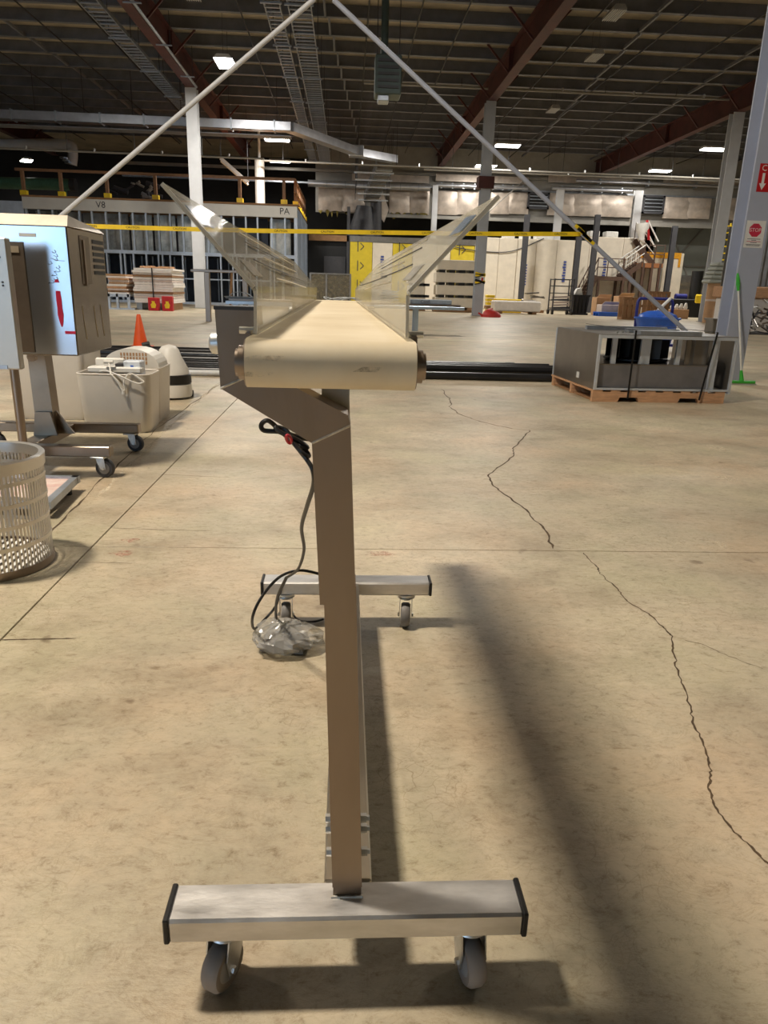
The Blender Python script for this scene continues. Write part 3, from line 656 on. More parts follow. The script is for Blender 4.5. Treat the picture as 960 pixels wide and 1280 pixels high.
sq = thing('squeegee', 'floor squeegee with green handle leaning on the column', 'squeegee', (4.85, 8.66, 0))
top = Vector((4.667, 8.83, 1.30)); bot = Vector((4.85, 8.66, .05))
part('pole', MB().tube([bot, bot.lerp(top, .86)], .011, 10), WHITEP, sq, world=True, smooth=True)
part('grip', MB().tube([bot.lerp(top, .84), bot.lerp(top, .90), bot.lerp(top, .96), top], [.014, .022, .018, .01], 12), GREEN, sq, world=True, smooth=True)
part('socket', MB().tube([bot, bot.lerp(top, .10)], [.028, .016], 10), GREEN, sq, world=True, smooth=True)
part('head', MB().cbox(4.68, 5.02, 8.64, 8.68, .02, .055, .006), GREEN, sq, world=True)
part('blade', MB().box(4.66, 5.04, 8.655, 8.665, 0, .022), WHITEP, sq, world=True)
# ================================================================== FAN UNIT ON ITS PALLET
pl = thing('pallet', 'wooden pallet under the sheet-metal fan unit', 'pallet', (2.43, 6.978, 0), math.radians(2.2))
PW_, PD_ = 1.36, 1.32
for y in (0, PD_/2-.045, PD_-.09):                 # notched stringers run along x
    n1 = .33
    poly = [(0, 0), (.26, 0), (.28, .045), (.46, .045), (.48, 0), (.88, 0), (.90, .045), (1.08, .045), (1.10, 0), (PW_, 0), (PW_, .098), (0, .098)]
    part('stringer', MB().prism(poly, 'y', y, y+.05), WOOD, pl)
for k in range(8): part('deck_board', MB().box(k*.18, k*.18+.10, 0, PD_, .098, .116), WOOD, pl)
for k in range(3): part('bottom_board', MB().box(.02+k*.61, .12+k*.61, .05, PD_-.05, .002, .016), WOODB, pl)
fu = thing('fan_unit', 'open galvanised plenum fan unit strapped to a pallet', 'fan unit', (2.44, 6.98, .117), math.radians(2.2))
W_, D_, H_ = 1.40, 1.30, .525
SHD = mat('fan_sheet_dark', (146, 138, 128), .35, .8, .08, 3)
part('side_panel', MB().box(0, .012, 0, D_, 0, H_), SHD, fu)
part('side_panel', MB().box(W_-.012, W_, 0, D_, -.02, H_), SHD, fu)
part('back_panel', MB().box(.02, W_-.02, D_-.02, D_, 0, .2), SHD, fu)
part('floor_panel', MB().box(.02, W_-.02, .02, D_-.02, 0, .012), SHD, fu)
part('front_panel', MB().box(.035, W_-.22, .05, .062, .02, .235), mat('fan_front_grey', (140, 138, 140), .4, .6, .1, 4), fu)
part('mid_deck', MB().box(.02, W_-.20, .05, D_-.05, .235, .245), SHD, fu)
part('divider', MB().box(.93, W_-.24, .10, .112, .245, H_-.02), SHD, fu)
tpn = part('top_panel', MB().box(.01, W_-.005, .0, D_, H_-.006, H_+.006), GALVB, fu)
for x0, x1, y0, y1 in ((.40, 1.02, .0, .16), (.45, 1.0, .42, .50), (.2, 1.1, .9, .96)):
    part('top_rail', MB().box(x0, x1, y0, y1, H_+.006, H_+.045), GALV, tpn)
for k in range(7): part('screw', MB().lathe([(0, .0), (.012, 0), (.012, .018), (0, .02)], 6, (.25+.1*k, .2+.1*(k % 3), H_+.006)), ZINC, tpn)
BRT = mat('bright_zinc', (214, 220, 228), .35, .5, .05)
for x in (0, W_-.035): part('corner_post', MB().box(x-.004+(.015 if x else 0), x+.020+(.015 if x else 0), -.008, .02, -.02 if x else 0, H_), BRT, fu)
part('corner_post', MB().box(-.006, .02, D_-.02, D_+.006, 0, H_), BRT, fu)
part('edge_rail', MB().box(.02, W_-.02, -.008, .03, H_-.03, H_), BRT, fu)
part('edge_rail', MB().box(.02, W_-.02, -.008, .03, .0, .018), BRT, fu)
for x, wd in ((.20, .05), (.52, .10), (.86, .045), (1.00, .04), (1.20, .06)):
    part('upright', MB().box(x-wd/2, x+wd/2, .10 if x < 1.1 else .02, .13 if x < 1.1 else .05, .245 if x < 1.1 else .02, H_-.01), BRT, fu)
part('fan_wheel', MB().lathe([(0, .25), (.30, .25), (.32, .26), (.32, .275), (.22, .285), (.22, .47), (.30, .48), (.30, .50), (0, .50)], 32, (.60, .50, 0)), BLACK, fu, smooth=True)
for k in range(9):
    a = k*2*math.pi/9; part('fan_blade', MB().box(-.1, .1, -.006, .006, .285, .47), BLACK, fu, loc=(.60+.24*math.cos(a), .50+.24*math.sin(a), 0), rot=(0, 0, a+.9))
part('label_plate', MB().box(-.004, -.0005, .45, .52, .06, .12), WHITEP, fu)
for x, dx in ((.34, .0), (1.16, .07)):
    st = solo('strap', MB().bar((x, -.026, H_+.05), (x-dx*1.2, -.026, -.085), .018, .004, up=(0, 1, 0)).bar((x, -.02, H_+.048), (x, D_+.01, H_+.048), .018, .003), BLACK, 'thin black strap holding the fan unit to its pallet', 'strap', 'straps round the fan unit', loc=(2.44, 6.98, .117), rot=(0, 0, math.radians(2.2)))
# blue tub cart beyond it
bc = thing('tub_cart', 'blue round tub cart with a navy tube handle behind the fan unit', 'cart', (5.97, 14.0, 0))
part('tub', MB().lathe([(0, .16), (.30, .16), (.40, .60), (.43, .60), (.43, .63), (.38, .63), (.30, .22), (0, .2)], 28), BLUE, bc, smooth=True)
part('lid', MB().lathe([(.0, .76), (.2, .74), (.34, .68), (.36, .635), (.30, .635)], 28), BLUE, bc, smooth=True)
part('handle', MB().tube(smooth_path([(-.36, .12, .25), (-.36, .16, .8), (-.33, .18, .94), (-.24, .18, .97), (.22, .18, .97), (.31, .18, .94), (.34, .16, .8), (.34, .12, .25)], 5), .028, 10), NAVY, bc, smooth=True)
part('platform', MB().box(-.4, .4, -.35, .35, .11, .155), NAVY, bc)
for sx in (-1, 1):
    for sy in (-1, 1): part('wheel', MB().add(*lathe_x([(0, sx*.34-.02), (.055, sx*.34-.02), (.055, sx*.34+.02), (0, sx*.34+.02)], 16, sy*.27, .055)), PLASB, bc, smooth=True)
part('tool_handle', MB().tube([(-.05, -.1, .76), (.22, .05, .98)], .03, 8), WHITEP, bc)
# ================================================================== BLACK PIPES ON THE FLOOR
pipes = [(-3.7, 2.5, 8.35, .035, 'white'), (-3.2, 2.62, 8.55, .045, 'black'), (-3.9, 2.58, 8.75, .045, 'black'), (-3.6, 2.6, 8.95, .045, 'black'), (-4.2, 2.52, 9.15, .05, 'black'), (-4.0, 2.6, 9.4, .05, 'black'), (-4.4, 2.2, 9.7, .055, 'black'), (-4.3, -1.2, 10.3, .06, 'black'), (-4.0, -1.0, 10.75, .06, 'black')]
PIPEB = mat('pipe_black', (34, 34, 36), .3, 0, .15, 8); PIPEW = mat('pipe_white', (206, 206, 204), .4, 0, .1)
for k, (xa, xb, y, r, c) in enumerate(pipes):
    if k == 0: xa, xb = -3.2, -.4
    p = thing('floor_pipe', {0: 'white plastic pipe lying in front of the black pipes', 6: 'thick black pipe lying at the back of the bundle', 7: 'thick black pipe lying apart near the cone', 8: 'thickest black pipe lying beside the traffic cone'}.get(k, 'long black pipe in the bundle lying across the floor'), 'pipe', (xa, y, 0), group='black floor pipes' if 0 < k < 6 else None)
    tilt = random.uniform(-.04, .04)
    part('tube', MB().tube([(xa, y-tilt, r), (xb, y+tilt, r)], r, 14, caps=False).tube([(xb, y+tilt, r), (xa, y-tilt, r)], r*.82, 14, caps=False), PIPEW if c == 'white' else PIPEB, p, world=True, smooth=True)
    for xx in (xa, xb): part('coupling', MB().tube([(xx-.06, y+(-tilt if xx == xa else tilt), r*1.02), (xx+.06, y+(-tilt if xx == xa else tilt), r*1.02)], r*1.02+.002, 14), PIPEB, p, world=True, smooth=True)
for k in range(3):
    y = 8.62+.2*k; solo('floor_pipe', MB().tube([(.5, y+.03, .125-.004*k), (2.55, y+.03, .125)], .04, 12), PIPEB, 'shorter black pipe lying on top of the bundle', 'pipe', 'pipes on top of the bundle', smooth=True)
# traffic cone
cn = thing('traffic_cone', 'small orange traffic cone beyond the black pipes', 'cone', tuple(G(176, 434)))
part('cone_body', MB().lathe([(.115, .02), (.112, .05), (.03, .5), (.024, .51), (.012, .51)], 24), ORANGE, cn, smooth=True)
part('cone_base', MB().cbox(-.17, .17, -.17, .17, 0, .022, .008), ORANGE, cn)
# ================================================================== LEFT: STAINLESS MACHINES
cb = thing('stainless_cabinet', 'stainless cabinet on a wheeled stand with red tape and pen marks', 'machine', (-1.66, 4.1, 0))
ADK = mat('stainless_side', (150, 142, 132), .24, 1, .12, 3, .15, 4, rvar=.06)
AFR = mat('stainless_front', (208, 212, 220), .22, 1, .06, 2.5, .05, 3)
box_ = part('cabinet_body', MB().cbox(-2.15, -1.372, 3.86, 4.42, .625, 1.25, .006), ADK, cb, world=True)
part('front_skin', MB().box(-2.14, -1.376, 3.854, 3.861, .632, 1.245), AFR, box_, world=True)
part('top_cap', MB().add([(-2.16, 3.855, 1.25), (-1.366, 3.855, 1.25), (-1.366, 4.425, 1.25), (-2.16, 4.425, 1.25), (-2.14, 3.93, 1.305), (-1.385, 3.93, 1.305), (-1.385, 4.40, 1.27), (-2.14, 4.40, 1.27)], [(3, 2, 1, 0), (4, 5, 6, 7), (0, 1, 5, 4), (1, 2, 6, 5), (2, 3, 7, 6), (3, 0, 4, 7)]), mat('brushed_top', (210, 200, 186), .45, .9, .1), box_, world=True)
dk = part('dark_recess', MB().box(-1.70, -1.585, 3.846, 3.856, .64, 1.17), mat('recess_brown', (112, 100, 88), .5, .5, .1), box_, world=True)
part('name_plate', MB().box(-1.69, -1.605, 3.842, 3.847, 1.12, 1.15), mat('plate_tan', (176, 162, 140), .5), dk, world=True)
part('white_label', MB().box(-1.60, -1.52, 3.851, 3.8545, 1.195, 1.212), WHITEP, box_, world=True)
PINK = mat('red_marker', (196, 24, 66), .5)
zz = [(1.0, .012), (.985, .02), (.955, .0), (.945, .018), (.90, .022), (.86, .02), (.83, .024), (.79, .014), (.77, .004)]
for a, b in zip(zz[:-1], zz[1:]):
    if b[1] == 0 or a[1] == 0: continue
    xo = -1.442+(1.0-a[0])*.02; xo2 = -1.442+(1.0-b[0])*.02
    part('red_tape', MB().add([(xo-a[1]*.6, 3.8515, a[0]), (xo+a[1]*.6, 3.8515, a[0]), (xo2+b[1]*.6, 3.8515, b[0]), (xo2-b[1]*.6, 3.8515, b[0])], [(0, 1, 2, 3)]), PINK, box_, world=True)
part('red_tape', MB().box(-1.425, -1.374, 3.851, 3.854, .735, .75), PINK, box_, world=True)
random.seed(5)
for k in range(9):
    z = 1.13-.018*k; x = -1.455+random.uniform(-.02, .02)
    part('pen_stroke', MB().tube(smooth_path([(x, 3.8525, z), (x+random.uniform(-.015, .015), 3.8525, z-.006), (x+.018, 3.8525, z-.002), (x+.012, 3.8525, z+.008)], 3), .0013, 5), DKGREY, box_, world=True)
part('pen_stroke', MB().tube(smooth_path([(-1.46, 3.8525, 1.10), (-1.43, 3.8525, 1.09), (-1.395, 3.8525, 1.088)], 3), .0013, 5), DKGREY, box_, world=True)
for k in range(6): part('vent_slot', MB().box(-1.3725, -1.3695, 4.22, 4.40, 1.03+.032*k, 1.05+.032*k), BLACK, box_, world=True)
part('side_recess', MB().box(-1.3725, -1.369, 4.02, 4.16, .98, 1.22), mat('recess_brown2', (128, 116, 102), .4, .7, .1), box_, world=True)
part('latch_bar', MB().box(-1.371, -1.362, 4.055, 4.075, .97, 1.20), STEEL, box_, world=True)
for k, y in enumerate((3.98, 4.16, 4.27)):
    part('wipe_streak', MB().tube(smooth_path([(-1.3715, y, .87), (-1.3715, y+.01, .78), (-1.3715, y+.03, .70)], 4), .0022, 5), mat('streak', (206, 190, 160), .6), box_, world=True)
part('knob', MB().tube([(-1.63, 3.9, .61), (-1.63, 3.94, .61)], .022, 12), STEEL, box_, world=True)
part('stand_post', MB().add([(-1.71, 4.06, .17), (-1.61, 4.06, .17), (-1.61, 4.16, .17), (-1.71, 4.16, .17), (-1.715, 4.06, .63), (-1.625, 4.06, .63), (-1.625, 4.16, .63), (-1.715, 4.16, .63)], [(3, 2, 1, 0), (4, 5, 6, 7), (0, 1, 5, 4), (1, 2, 6, 5), (2, 3, 7, 6), (3, 0, 4, 7)]), mat('stainless_brown', (150, 136, 120), .35, 1, .08), cb, world=True)
part('gusset', MB().prism([(-1.72, .17), (-1.59, .17), (-1.62, .30), (-1.70, .30)], 'y', 4.035, 4.055), MATS['stainless_brown'], cb, world=True)
part('gusset', MB().prism([(-1.61, .17), (-1.52, .17), (-1.61, .30)], 'y', 4.10, 4.115), MATS['stainless_brown'], cb, world=True)
part('stand_bar', MB().cbox(-2.2, -1.225, 3.765, 3.83, .115, .17, .004), MATS['stainless_brown'], cb, world=True)
part('stand_bar', MB().cbox(-2.2, -1.25, 4.40, 4.47, .115, .17, .004), MATS['stainless_brown'], cb, world=True)
part('cross_bar', MB().cbox(-1.72, -1.63, 3.83, 4.40, .115, .17, .004), MATS['stainless_brown'], cb, world=True)
def cart_caster(x, y, ang, root):
    c = thing('caster', None, None, (0, 0, 0), ang); c.parent = root; c.location = Vector((x, y, 0))-Vector(root.location)
    part('tread', MB().add(*lathe_x([(.028, -.016), (.046, -.017), (.05, -.01), (.05, .01), (.046, .017), (.028, .016)], 28, -.02, .05)), DKGREY, c, smooth=True)
    part('hub', MB().add(*lathe_x([(0, -.018), (.03, -.017), (.034, -.012), (.034, .012), (.03, .017), (0, .018)], 24, -.02, .05)), mat('hub_grey', (150, 150, 152), .45), c, smooth=True)
    for s in (-1, 1): part('fork', MB().prism([(.02, .112), (-.026, .112), (-.034, .045), (-.006, .045), (.012, .08)], 'x', s*.022-.0015, s*.022+.0015), ZINC, c)
    part('axle', MB().tube([(-.028, -.02, .05), (.028, -.02, .05)], .007, 8), ZINC, c)
    part('top_plate', MB().cbox(-.04, .04, -.035, .04, .106, .115, .002), ZINC, c)
cart_caster(-1.285, 3.80, math.radians(80), cb); cart_caster(-1.30, 4.435, math.radians(80), cb)
cart_caster(-2.12, 3.80, math.radians(60), cb); cart_caster(-2.12, 4.435, math.radians(70), cb)
# nearer cabinet edge on tube legs
NCY = 3.6; p0 = at(8, 297, NCY); p1 = at(24, 457, NCY); NX = (p0.x+p1.x)/2
nc = thing('grey_panel_box', 'pale grey metal panel box on tube legs standing before the marked stainless cabinet', 'machine', (NX-.35, NCY, 0))
NCM = mat('cabinet_grey', (196, 194, 188), .38, .5, .05, 2)
nb = part('box_body', MB().cbox(NX-.7, NX, NCY, NCY+.05, p1.z-.02, p0.z, .006), NCM, nc, world=True)
for z in (.98, .965, 1.09): part('screw', MB().tube([(NX-.035, NCY-.004, z), (NX-.035, NCY, z)], .005, 6), DKGREY, nb, world=True)
part('bottom_lip', MB().box(NX-.7, NX-.06, NCY-.004, NCY, p1.z-.018, p1.z), GALV, nb, world=True)
for x in (NX-.045, NX-.65): part('tube_leg', MB().tube([(x, NCY+.03, 0), (x, NCY+.03, p1.z-.02)], .021, 12), STEEL, nc, world=True, smooth=True)
# strainer basket
bk = thing('strainer_basket', 'round slotted stainless strainer basket standing on the floor', 'basket', (-1.292, 2.54, 0))
BR, BH = .215, .405
part('rim', MB().lathe([(BR-.012, BH-.035), (BR+.006, BH-.04), (BR+.008, BH), (BR+.002, BH+.006), (BR-.012, BH+.002), (BR-.014, BH-.035)], 48), mat('rim_steel', (214, 210, 204), .35, .9, .05), bk, smooth=True)
part('foot_ring', MB().lathe([(BR-.004, .0), (BR+.004, .0), (BR+.004, .028), (BR-.004, .028), (BR-.004, 0)], 48), STEEL, bk, smooth=True)
for z in (.10, .175, .25, .325): part('band', MB().lathe([(BR-.001, z), (BR+.003, z), (BR+.003, z+.014), (BR-.001, z+.014), (BR-.001, z)], 48), MATS['rim_steel'], bk, smooth=True)
bar_me = MB().box(-.0034, .0034, -.001, .001, .02, BH-.03).mesh('slat', MATS['rim_steel'])
for k in range(96):
    a = k*2*math.pi/96; part('slat', bar_me, None, bk, loc=(BR*math.sin(a), -BR*math.cos(a), 0), rot=(0, 0, a))
part('bottom_plate', MB().lathe([(0, .012), (BR-.004, .012), (BR-.004, .018), (0, .018)], 48), STEEL, bk)
for k in range(-6, 7): part('bottom_slat', MB().box(k*.03-.008, k*.03+.008, -math.sqrt(.2**2-(k*.03)**2), math.sqrt(.2**2-(k*.03)**2), .019, .023), WHITEP, bk)
# platform scale / low tray
tr = thing('low_platform', 'low white-topped platform with metal rim behind the strainer basket', 'platform', (-1.55, 3.29, 0))
part('frame', MB().box(-1.85, -1.285, 3.06, 3.09, .045, .078).box(-1.85, -1.30, 3.49, 3.52, .045, .078).box(-1.85, -1.82, 3.09, 3.49, .045, .078).add([(-1.30, 3.06, .045), (-1.265, 3.06, .045), (-1.305, 3.52, .045), (-1.335, 3.52, .045), (-1.30, 3.06, .078), (-1.265, 3.06, .078), (-1.305, 3.52, .078), (-1.335, 3.52, .078)], [(3, 2, 1, 0), (4, 5, 6, 7), (0, 1, 5, 4), (1, 2, 6, 5), (2, 3, 7, 6), (3, 0, 4, 7)]), GALV, tr, world=True)
part('top', MB().box(-1.82, -1.318, 3.09, 3.49, .05, .068), mat('tray_white', (216, 210, 200), .5, 0, .06, 8, tint=(200, 150, 140)), tr, world=True)
for x in (-1.34, -1.79):
    for y in (3.12, 3.45): part('foot', MB().lathe([(0, 0), (.02, 0), (.018, .045), (0, .045)], 12, (x+1.55, y-3.29, 0)), PLASB, tr)
# white tubs
def rtub(name, label, x0, x1, y0, y1, h, rr, wall=.006, group=None, taper=.02):
    t = thing(name, label, 'tub', ((x0+x1)/2, (y0+y1)/2, 0))
    def ring(inset, z):
        pts = []; a0, a1, b0, b1 = x0+inset-t.location.x, x1-inset-t.location.x, y0+inset-t.location.y, y1-inset-t.location.y
        for cx_, cy_, st in ((a1-rr, b1-rr, 0), (a0+rr, b1-rr, 1), (a0+rr, b0+rr, 2), (a1-rr, b0+rr, 3)):
            for k in range(6):
                a = (st+k/5)*math.pi/2; pts.append((cx_+rr*math.cos(a), cy_+rr*math.sin(a), z))
        return pts
    rs = [ring(taper+.015, .0), ring(taper, .03), ring(0, h), ring(wall, h), ring(taper+wall, .035)]; n = 24
    mb = MB(); vs = sum(rs, []); fs = [(i*n+k, i*n+(k+1) % n, (i+1)*n+(k+1) % n, (i+1)*n+k) for i in range(4) for k in range(n)]
    fs += [tuple(reversed(range(n))), tuple(4*n+k for k in range(n))]
    part('shell', mb.add(vs, fs), CREAMBOX, t, smooth=True)
    part('lip', MB().tube([Vector(p)+Vector((0, 0, 0)) for p in ring(wall/2, h)+[ring(wall/2, h)[0]]], .006, 6), CREAMBOX, t)
    return t
t1 = rtub('plastic_tub', 'off-white plastic tub holding loose white parts and a cable', -1.81, -1.315, 4.97, 5.30, .40, .06)
t2 = rtub('plastic_tub', 'off-white plastic tub with a slotted white hood, close behind the full tub', -1.75, -1.345, 5.32, 5.78, .40, .08)
t3 = rtub('plastic_tub', 'tall plain off-white plastic tub beside the stand post', -2.42, -1.90, 5.42, 5.86, .51, .04)
pt = thing('plastic_housing', 'white appliance housing lying in the tub', 'appliance part', (-1.55, 5.12, .04))
part('back_frame', MB().cbox(-.18, .02, .05, .08, 0, .45, .01), WHITE, pt); part('tray', MB().cbox(-.2, .16, -.06, .04, .36, .40, .008), WHITE, pt)
part('box', MB().cbox(.03, .15, -.02, .09, .3, .44, .008), mat('part_bluewhite', (205, 212, 222), .4), pt); part('switch', MB().box(.08, .10, -.024, -.02, .39, .41), BLUE, pt)
part('core', MB().box(-.02, .03, -.03, .06, .3, .42), DKGREY, pt)
ccl = [(-1.60, 5.05, .47), (-1.585, 5.02, .45), (-1.57, 4.98, .42), (-1.56, 4.955, .405), (-1.52, 4.95, .36), (-1.50, 4.95, .31), (-1.485, 4.95, .29), (-1.475, 4.95, .31), (-1.48, 4.95, .35), (-1.46, 4.952, .39), (-1.43, 4.96, .412), (-1.36, 4.955, .37), (-1.35, 4.95, .355), (-1.40, 4.95, .35), (-1.5, 4.95, .395), (-1.6, 5.0, .42), (-1.66, 5.04, .41)]
kc = thing('white_cable', 'white cable looped over the edge of the full tub', 'cable', (-1.5, 4.95, .29))
part('cable', MB().tube(smooth_path(ccl), .005, 7), WHITE, kc, world=True, smooth=True); part('plug', MB().tube([(-1.485, 4.95, .275), (-1.485, 4.95, .30)], .012, 8), WHITE, kc, world=True); part('tap_head', MB().tube([(-1.63, 5.05, .475), (-1.57, 5.05, .475)], .012, 8), WHITE, kc, world=True)
hdm = thing('slotted_hood', 'white domed hood with slots set on the rear tub', 'appliance part', (-1.55, 5.56, .4075))
dom = [(.2*math.cos(a), .13*math.sin(a)) for a in [math.pi*k/14 for k in range(15)]]
part('dome', MB().prism(dom, 'y', -.17, .1), WHITE, hdm, smooth=False)
for r in range(3):
    for k in range(9): part('slot', MB().box(-.07+.022*k, -.058+.022*k, -.1725, -.1695, .02+.03*r, .042+.03*r), CARD, hdm)
# floor scrubber
sc = thing('floor_machine', 'white rounded floor cleaning machine with black band beyond the tubs', 'floor cleaner', (-1.56, 6.66, 0))
part('skirt', MB().lathe([(0, .02), (.17, .02), (.175, .05), (.17, .13), (.15, .14), (0, .14)], 28), WHITE, sc, smooth=True)
part('band', MB().lathe([(.155, .135), (.172, .14), (.170, .215), (.150, .22)], 28), PLASB, sc, smooth=True)
part('hood', MB().lathe([(.165, .215), (.16, .26), (.10, .38), (.085, .43), (.06, .46), (0, .475)], 28, (-.01, 0, 0)), WHITE, sc, smooth=True)
part('handle', MB().tube([(-.18, -.08, .475), (-.06, -.13, .385)], .014, 8), PLASB, sc); part('grip', MB().tube([(-.22, -.08, .47), (-.16, -.08, .485)], .02, 8), PLASB, sc)
for k in (-1, 1): part('wheel', MB().add(*lathe_x([(0, k*.15-.015), (.03, k*.15-.015), (.03, k*.15+.015), (0, k*.15+.015)], 14, .1, .03)), PLASB, sc)
# ================================================================== MID DISTANCE TABLES
tb = thing('long_table', 'long low galvanised table beyond the belt end', 'table', (0, 16.9, 0))
part('top', MB().cbox(-2.66, 2.68, 16.75, 17.35, .585, .655, .006), mat('table_metal', (190, 206, 222), .3, .7, .05), tb, world=True)
part('top_tray', MB().box(-2.6, 2.6, 16.85, 17.3, .655, .70), STEEL, tb, world=True)
for x in (-2.45, -.3, 1.6): 
    for y in (16.82, 17.28): part('leg', MB().box(x-.045, x+.045, y-.03, y+.03, 0, .585), MATS['table_metal'], tb, world=True)
solo('wire_coil', MB().tube([(1.0+.22*math.cos(k*.5)*(1-k*.004), 17.05+.15*math.sin(k*.5), .72+.0045*k) for k in range(60)], .012, 6), WHITEP, 'loose coil of pale wire on the long table', 'wire', smooth=True)
solo('wire_coil', MB().tube([(-.1+.4*math.sin(k*.19), 17.1+.12*math.cos(k*.47), .73+.06*abs(math.sin(k*.3))) for k in range(50)], .012, 6), WHITEP, 'untidy pale wire on the table straight beyond the belt', 'wire', smooth=True)
pb = thing('parts_tray', 'shallow shiny metal tray with a wire bail near the table end', 'tray', (-2.4, 17.0, .70))
part('tray', MB().add([(-.25, -.15, 0), (.3, -.15, 0), (.3, .15, 0), (-.25, .15, 0), (-.3, -.2, .05), (.35, -.2, .05), (.35, .2, .05), (-.3, .2, .05)], [(3, 2, 1, 0), (0, 1, 5, 4), (1, 2, 6, 5), (2, 3, 7, 6), (3, 0, 4, 7)]), GALV, pb)
part('bail', MB().tube(smooth_path([(-.2, 0, .05), (-.1, 0, .13), (.15, 0, .13), (.3, 0, .05)], 4), .012, 6), GALV, pb)
bx = thing('boxed_goods', 'pale carton printed with a few letters on the long table', 'carton', (1.9, 17.1, .70))
part('carton', MB().cbox(-.42, .5, -.2, .2, 0, .10, .01), mat('carton_grey', (150, 158, 166), .6), bx); part('lettering', text_mesh('Confi', .10, DKGREY), None, bx, loc=(-.1, -.202, .05), rot=UPR)
fr = thing('rail_frame', 'waist-high brushed steel rail frame in front of the stud building', 'frame', (-3.5, 20.8, 0))
part('top_rail', MB().cbox(-4.2, -2.6, 20.75, 20.85, 1.30, 1.37, .01), STEEL, fr, world=True)
for x in (-3.77, -2.75): part('post', MB().cbox(x-.07, x+.07, 20.73, 20.87, 0, 1.30, .01), STEEL, fr, world=True)
part('strut', MB().bar((-3.2, 20.8, 0.02), (-3.1, 20.8, 1.30), .06, .06), WOODB, fr, world=True)
# ================================================================== STUD-FRAMED BUILDING
BY, BX0, BX1, BHt = 38.0, -15.4, -2.40, 4.7
bd = thing('stud_building', 'unfinished steel-stud building with a header beam marked V8 and PA', 'building', (-9, BY, 0))
STUD = mat('stud_steel', (192, 202, 216), .42, .35, .08, 4)
part('header_beam', MB().box(BX0, BX1, BY-.15, BY+.15, BHt-.52, BHt), mat('header_grey', (212, 208, 200), .45, .2, .06, 1), bd, world=True)
part('deck_edge', MB().box(BX0, BX1+.1, BY-.2, BY+.2, BHt, BHt+.08), WOODB, bd, world=True)
part('roof_deck', MB().box(BX0, BX1, BY+.2, BY+9, BHt, BHt+.06), WOODB, bd, world=True)
part('lettering', text_mesh('V8', .42, DKGREY), None, bd, loc=Vector((at(127, 255, BY).x, BY-.16, BHt-.25))-bd.location, rot=UPR)
part('lettering', text_mesh('PA', .42, DKGREY), None, bd, loc=Vector((at(356, 264, BY).x, BY-.16, BHt-.25))-bd.location, rot=UPR)
part('mid_track', MB().box(BX0, BX1, BY-.08, BY+.08, 2.30, 2.46), STUD, bd, world=True)
part('bottom_track', MB().box(BX0, BX1, BY-.08, BY+.08, 0, .12), STUD, bd, world=True)
part('bridging', MB().box(BX0, BX1, BY+.05, BY+.08, 1.18, 1.24), STUD, bd, world=True)
random.seed(21)
x = BX0; k = 0
while x < BX1-.2:
    part('stud', MB().box(x-.035, x+.035, BY-.07, BY+.07, .12, 2.30), STUD, bd, world=True)
    part('upper_stud', MB().box(x+.1-.04, x+.1+.04, BY-.07, BY+.07, 2.46, BHt-.52), STUD, bd, world=True)
    if k % 3 == 1: part('stud', MB().box(x+.16, x+.23, BY-.07, BY+.07, .12, 2.30), STUD, bd, world=True)
    x += .62+random.uniform(-.06, .06); k += 1
part('corner_post', MB().box(BX1-.16, BX1, BY-.14, BY+.1, .0, BHt-.02), STUD, bd, world=True)
INN = mat('inner_blue', (56, 66, 84), .6, 0, .25, 1.5); FOILB = mat('foil_inner', (190, 184, 172), .3, .7, .35, 1.2, .5, 2.5)
part('inner_wall', MB().box(BX0, BX1-.4, BY+4.0, BY+4.1, 0, 2.4), INN, bd, world=True)
for k in range(22):
    x = BX0+.3+k*.58; part('inner_stud', MB().box(x-.03, x+.03, BY+3.85, BY+3.98, .1, 2.35), STUD, bd, world=True)
for k in range(11):
    x = BX0+k*1.15; part('foil_batt', MB().box(x+.04, x+1.08, BY+1.2, BY+1.3, 2.5, BHt-.5), FOILB if x < -6.5 or k == 10 else INN, bd, world=True)
part('inner_ceiling', MB().box(BX0, BX1, BY+.1, BY+4, 2.34, 2.42), DKGREY, bd, world=True)
SHB = mat('clad_blue_lit', (190, 212, 244), .35, .35, .12, 2, .3, 6)  # blue-white light falling on the side cladding is painted into its colour
for k in range(5):
    y0 = BY+.15+k*1.75; part('clad_sheet', MB().box(BX1-.03, BX1+.02+.015*(k % 2), y0, y0+1.74, .02, BHt-.1-.0*k), SHB, bd, world=True)
for k in range(12): part('side_stud', MB().box(BX1+.03, BX1+.06, BY+.3+k*.72, BY+.36+k*.72, .05, BHt-.15), STUD, bd, world=True)
part('blue_panel', MB().box(BX0-1.2, BX0, BY-.1, BY+.1, 2.2, BHt-.2), STUD, bd, world=True)
rl = thing('guard_rail', 'brown timber guard rail along the stud building roof edge', 'railing', (-9, BY+.1, BHt+.08))
for px in (31, 78, 135, 195, 248, 300, 355):
    p = at(px, 250, BY+.1); part('rail_post', MB().box(p.x-.07, p.x+.07, BY+.05, BY+.2, BHt+.08, BHt+1.25), BROWNRAIL, rl, world=True)
    part('post_foot', MB().box(p.x-.15, p.x+.15, BY, BY+.25, BHt+.08, BHt+.3), YEL, rl, world=True)
a = at(20, 222, BY+.1)
part('top_rail', MB().box(a.x, BX1-.1, BY+.03, BY+.12, BHt+1.15, BHt+1.27), BROWNRAIL, rl, world=True)
for k in range(6):
    y = BY+.6+1.6*k; part('rail_post', MB().box(BX1-.2, BX1-.06, y, y+.12, BHt+.08, BHt+1.25), BROWNRAIL, rl, world=True)
    part('post_foot', MB().box(BX1-.26, BX1, y-.06, y+.18, BHt+.08, BHt+.3), YEL, rl, world=True)
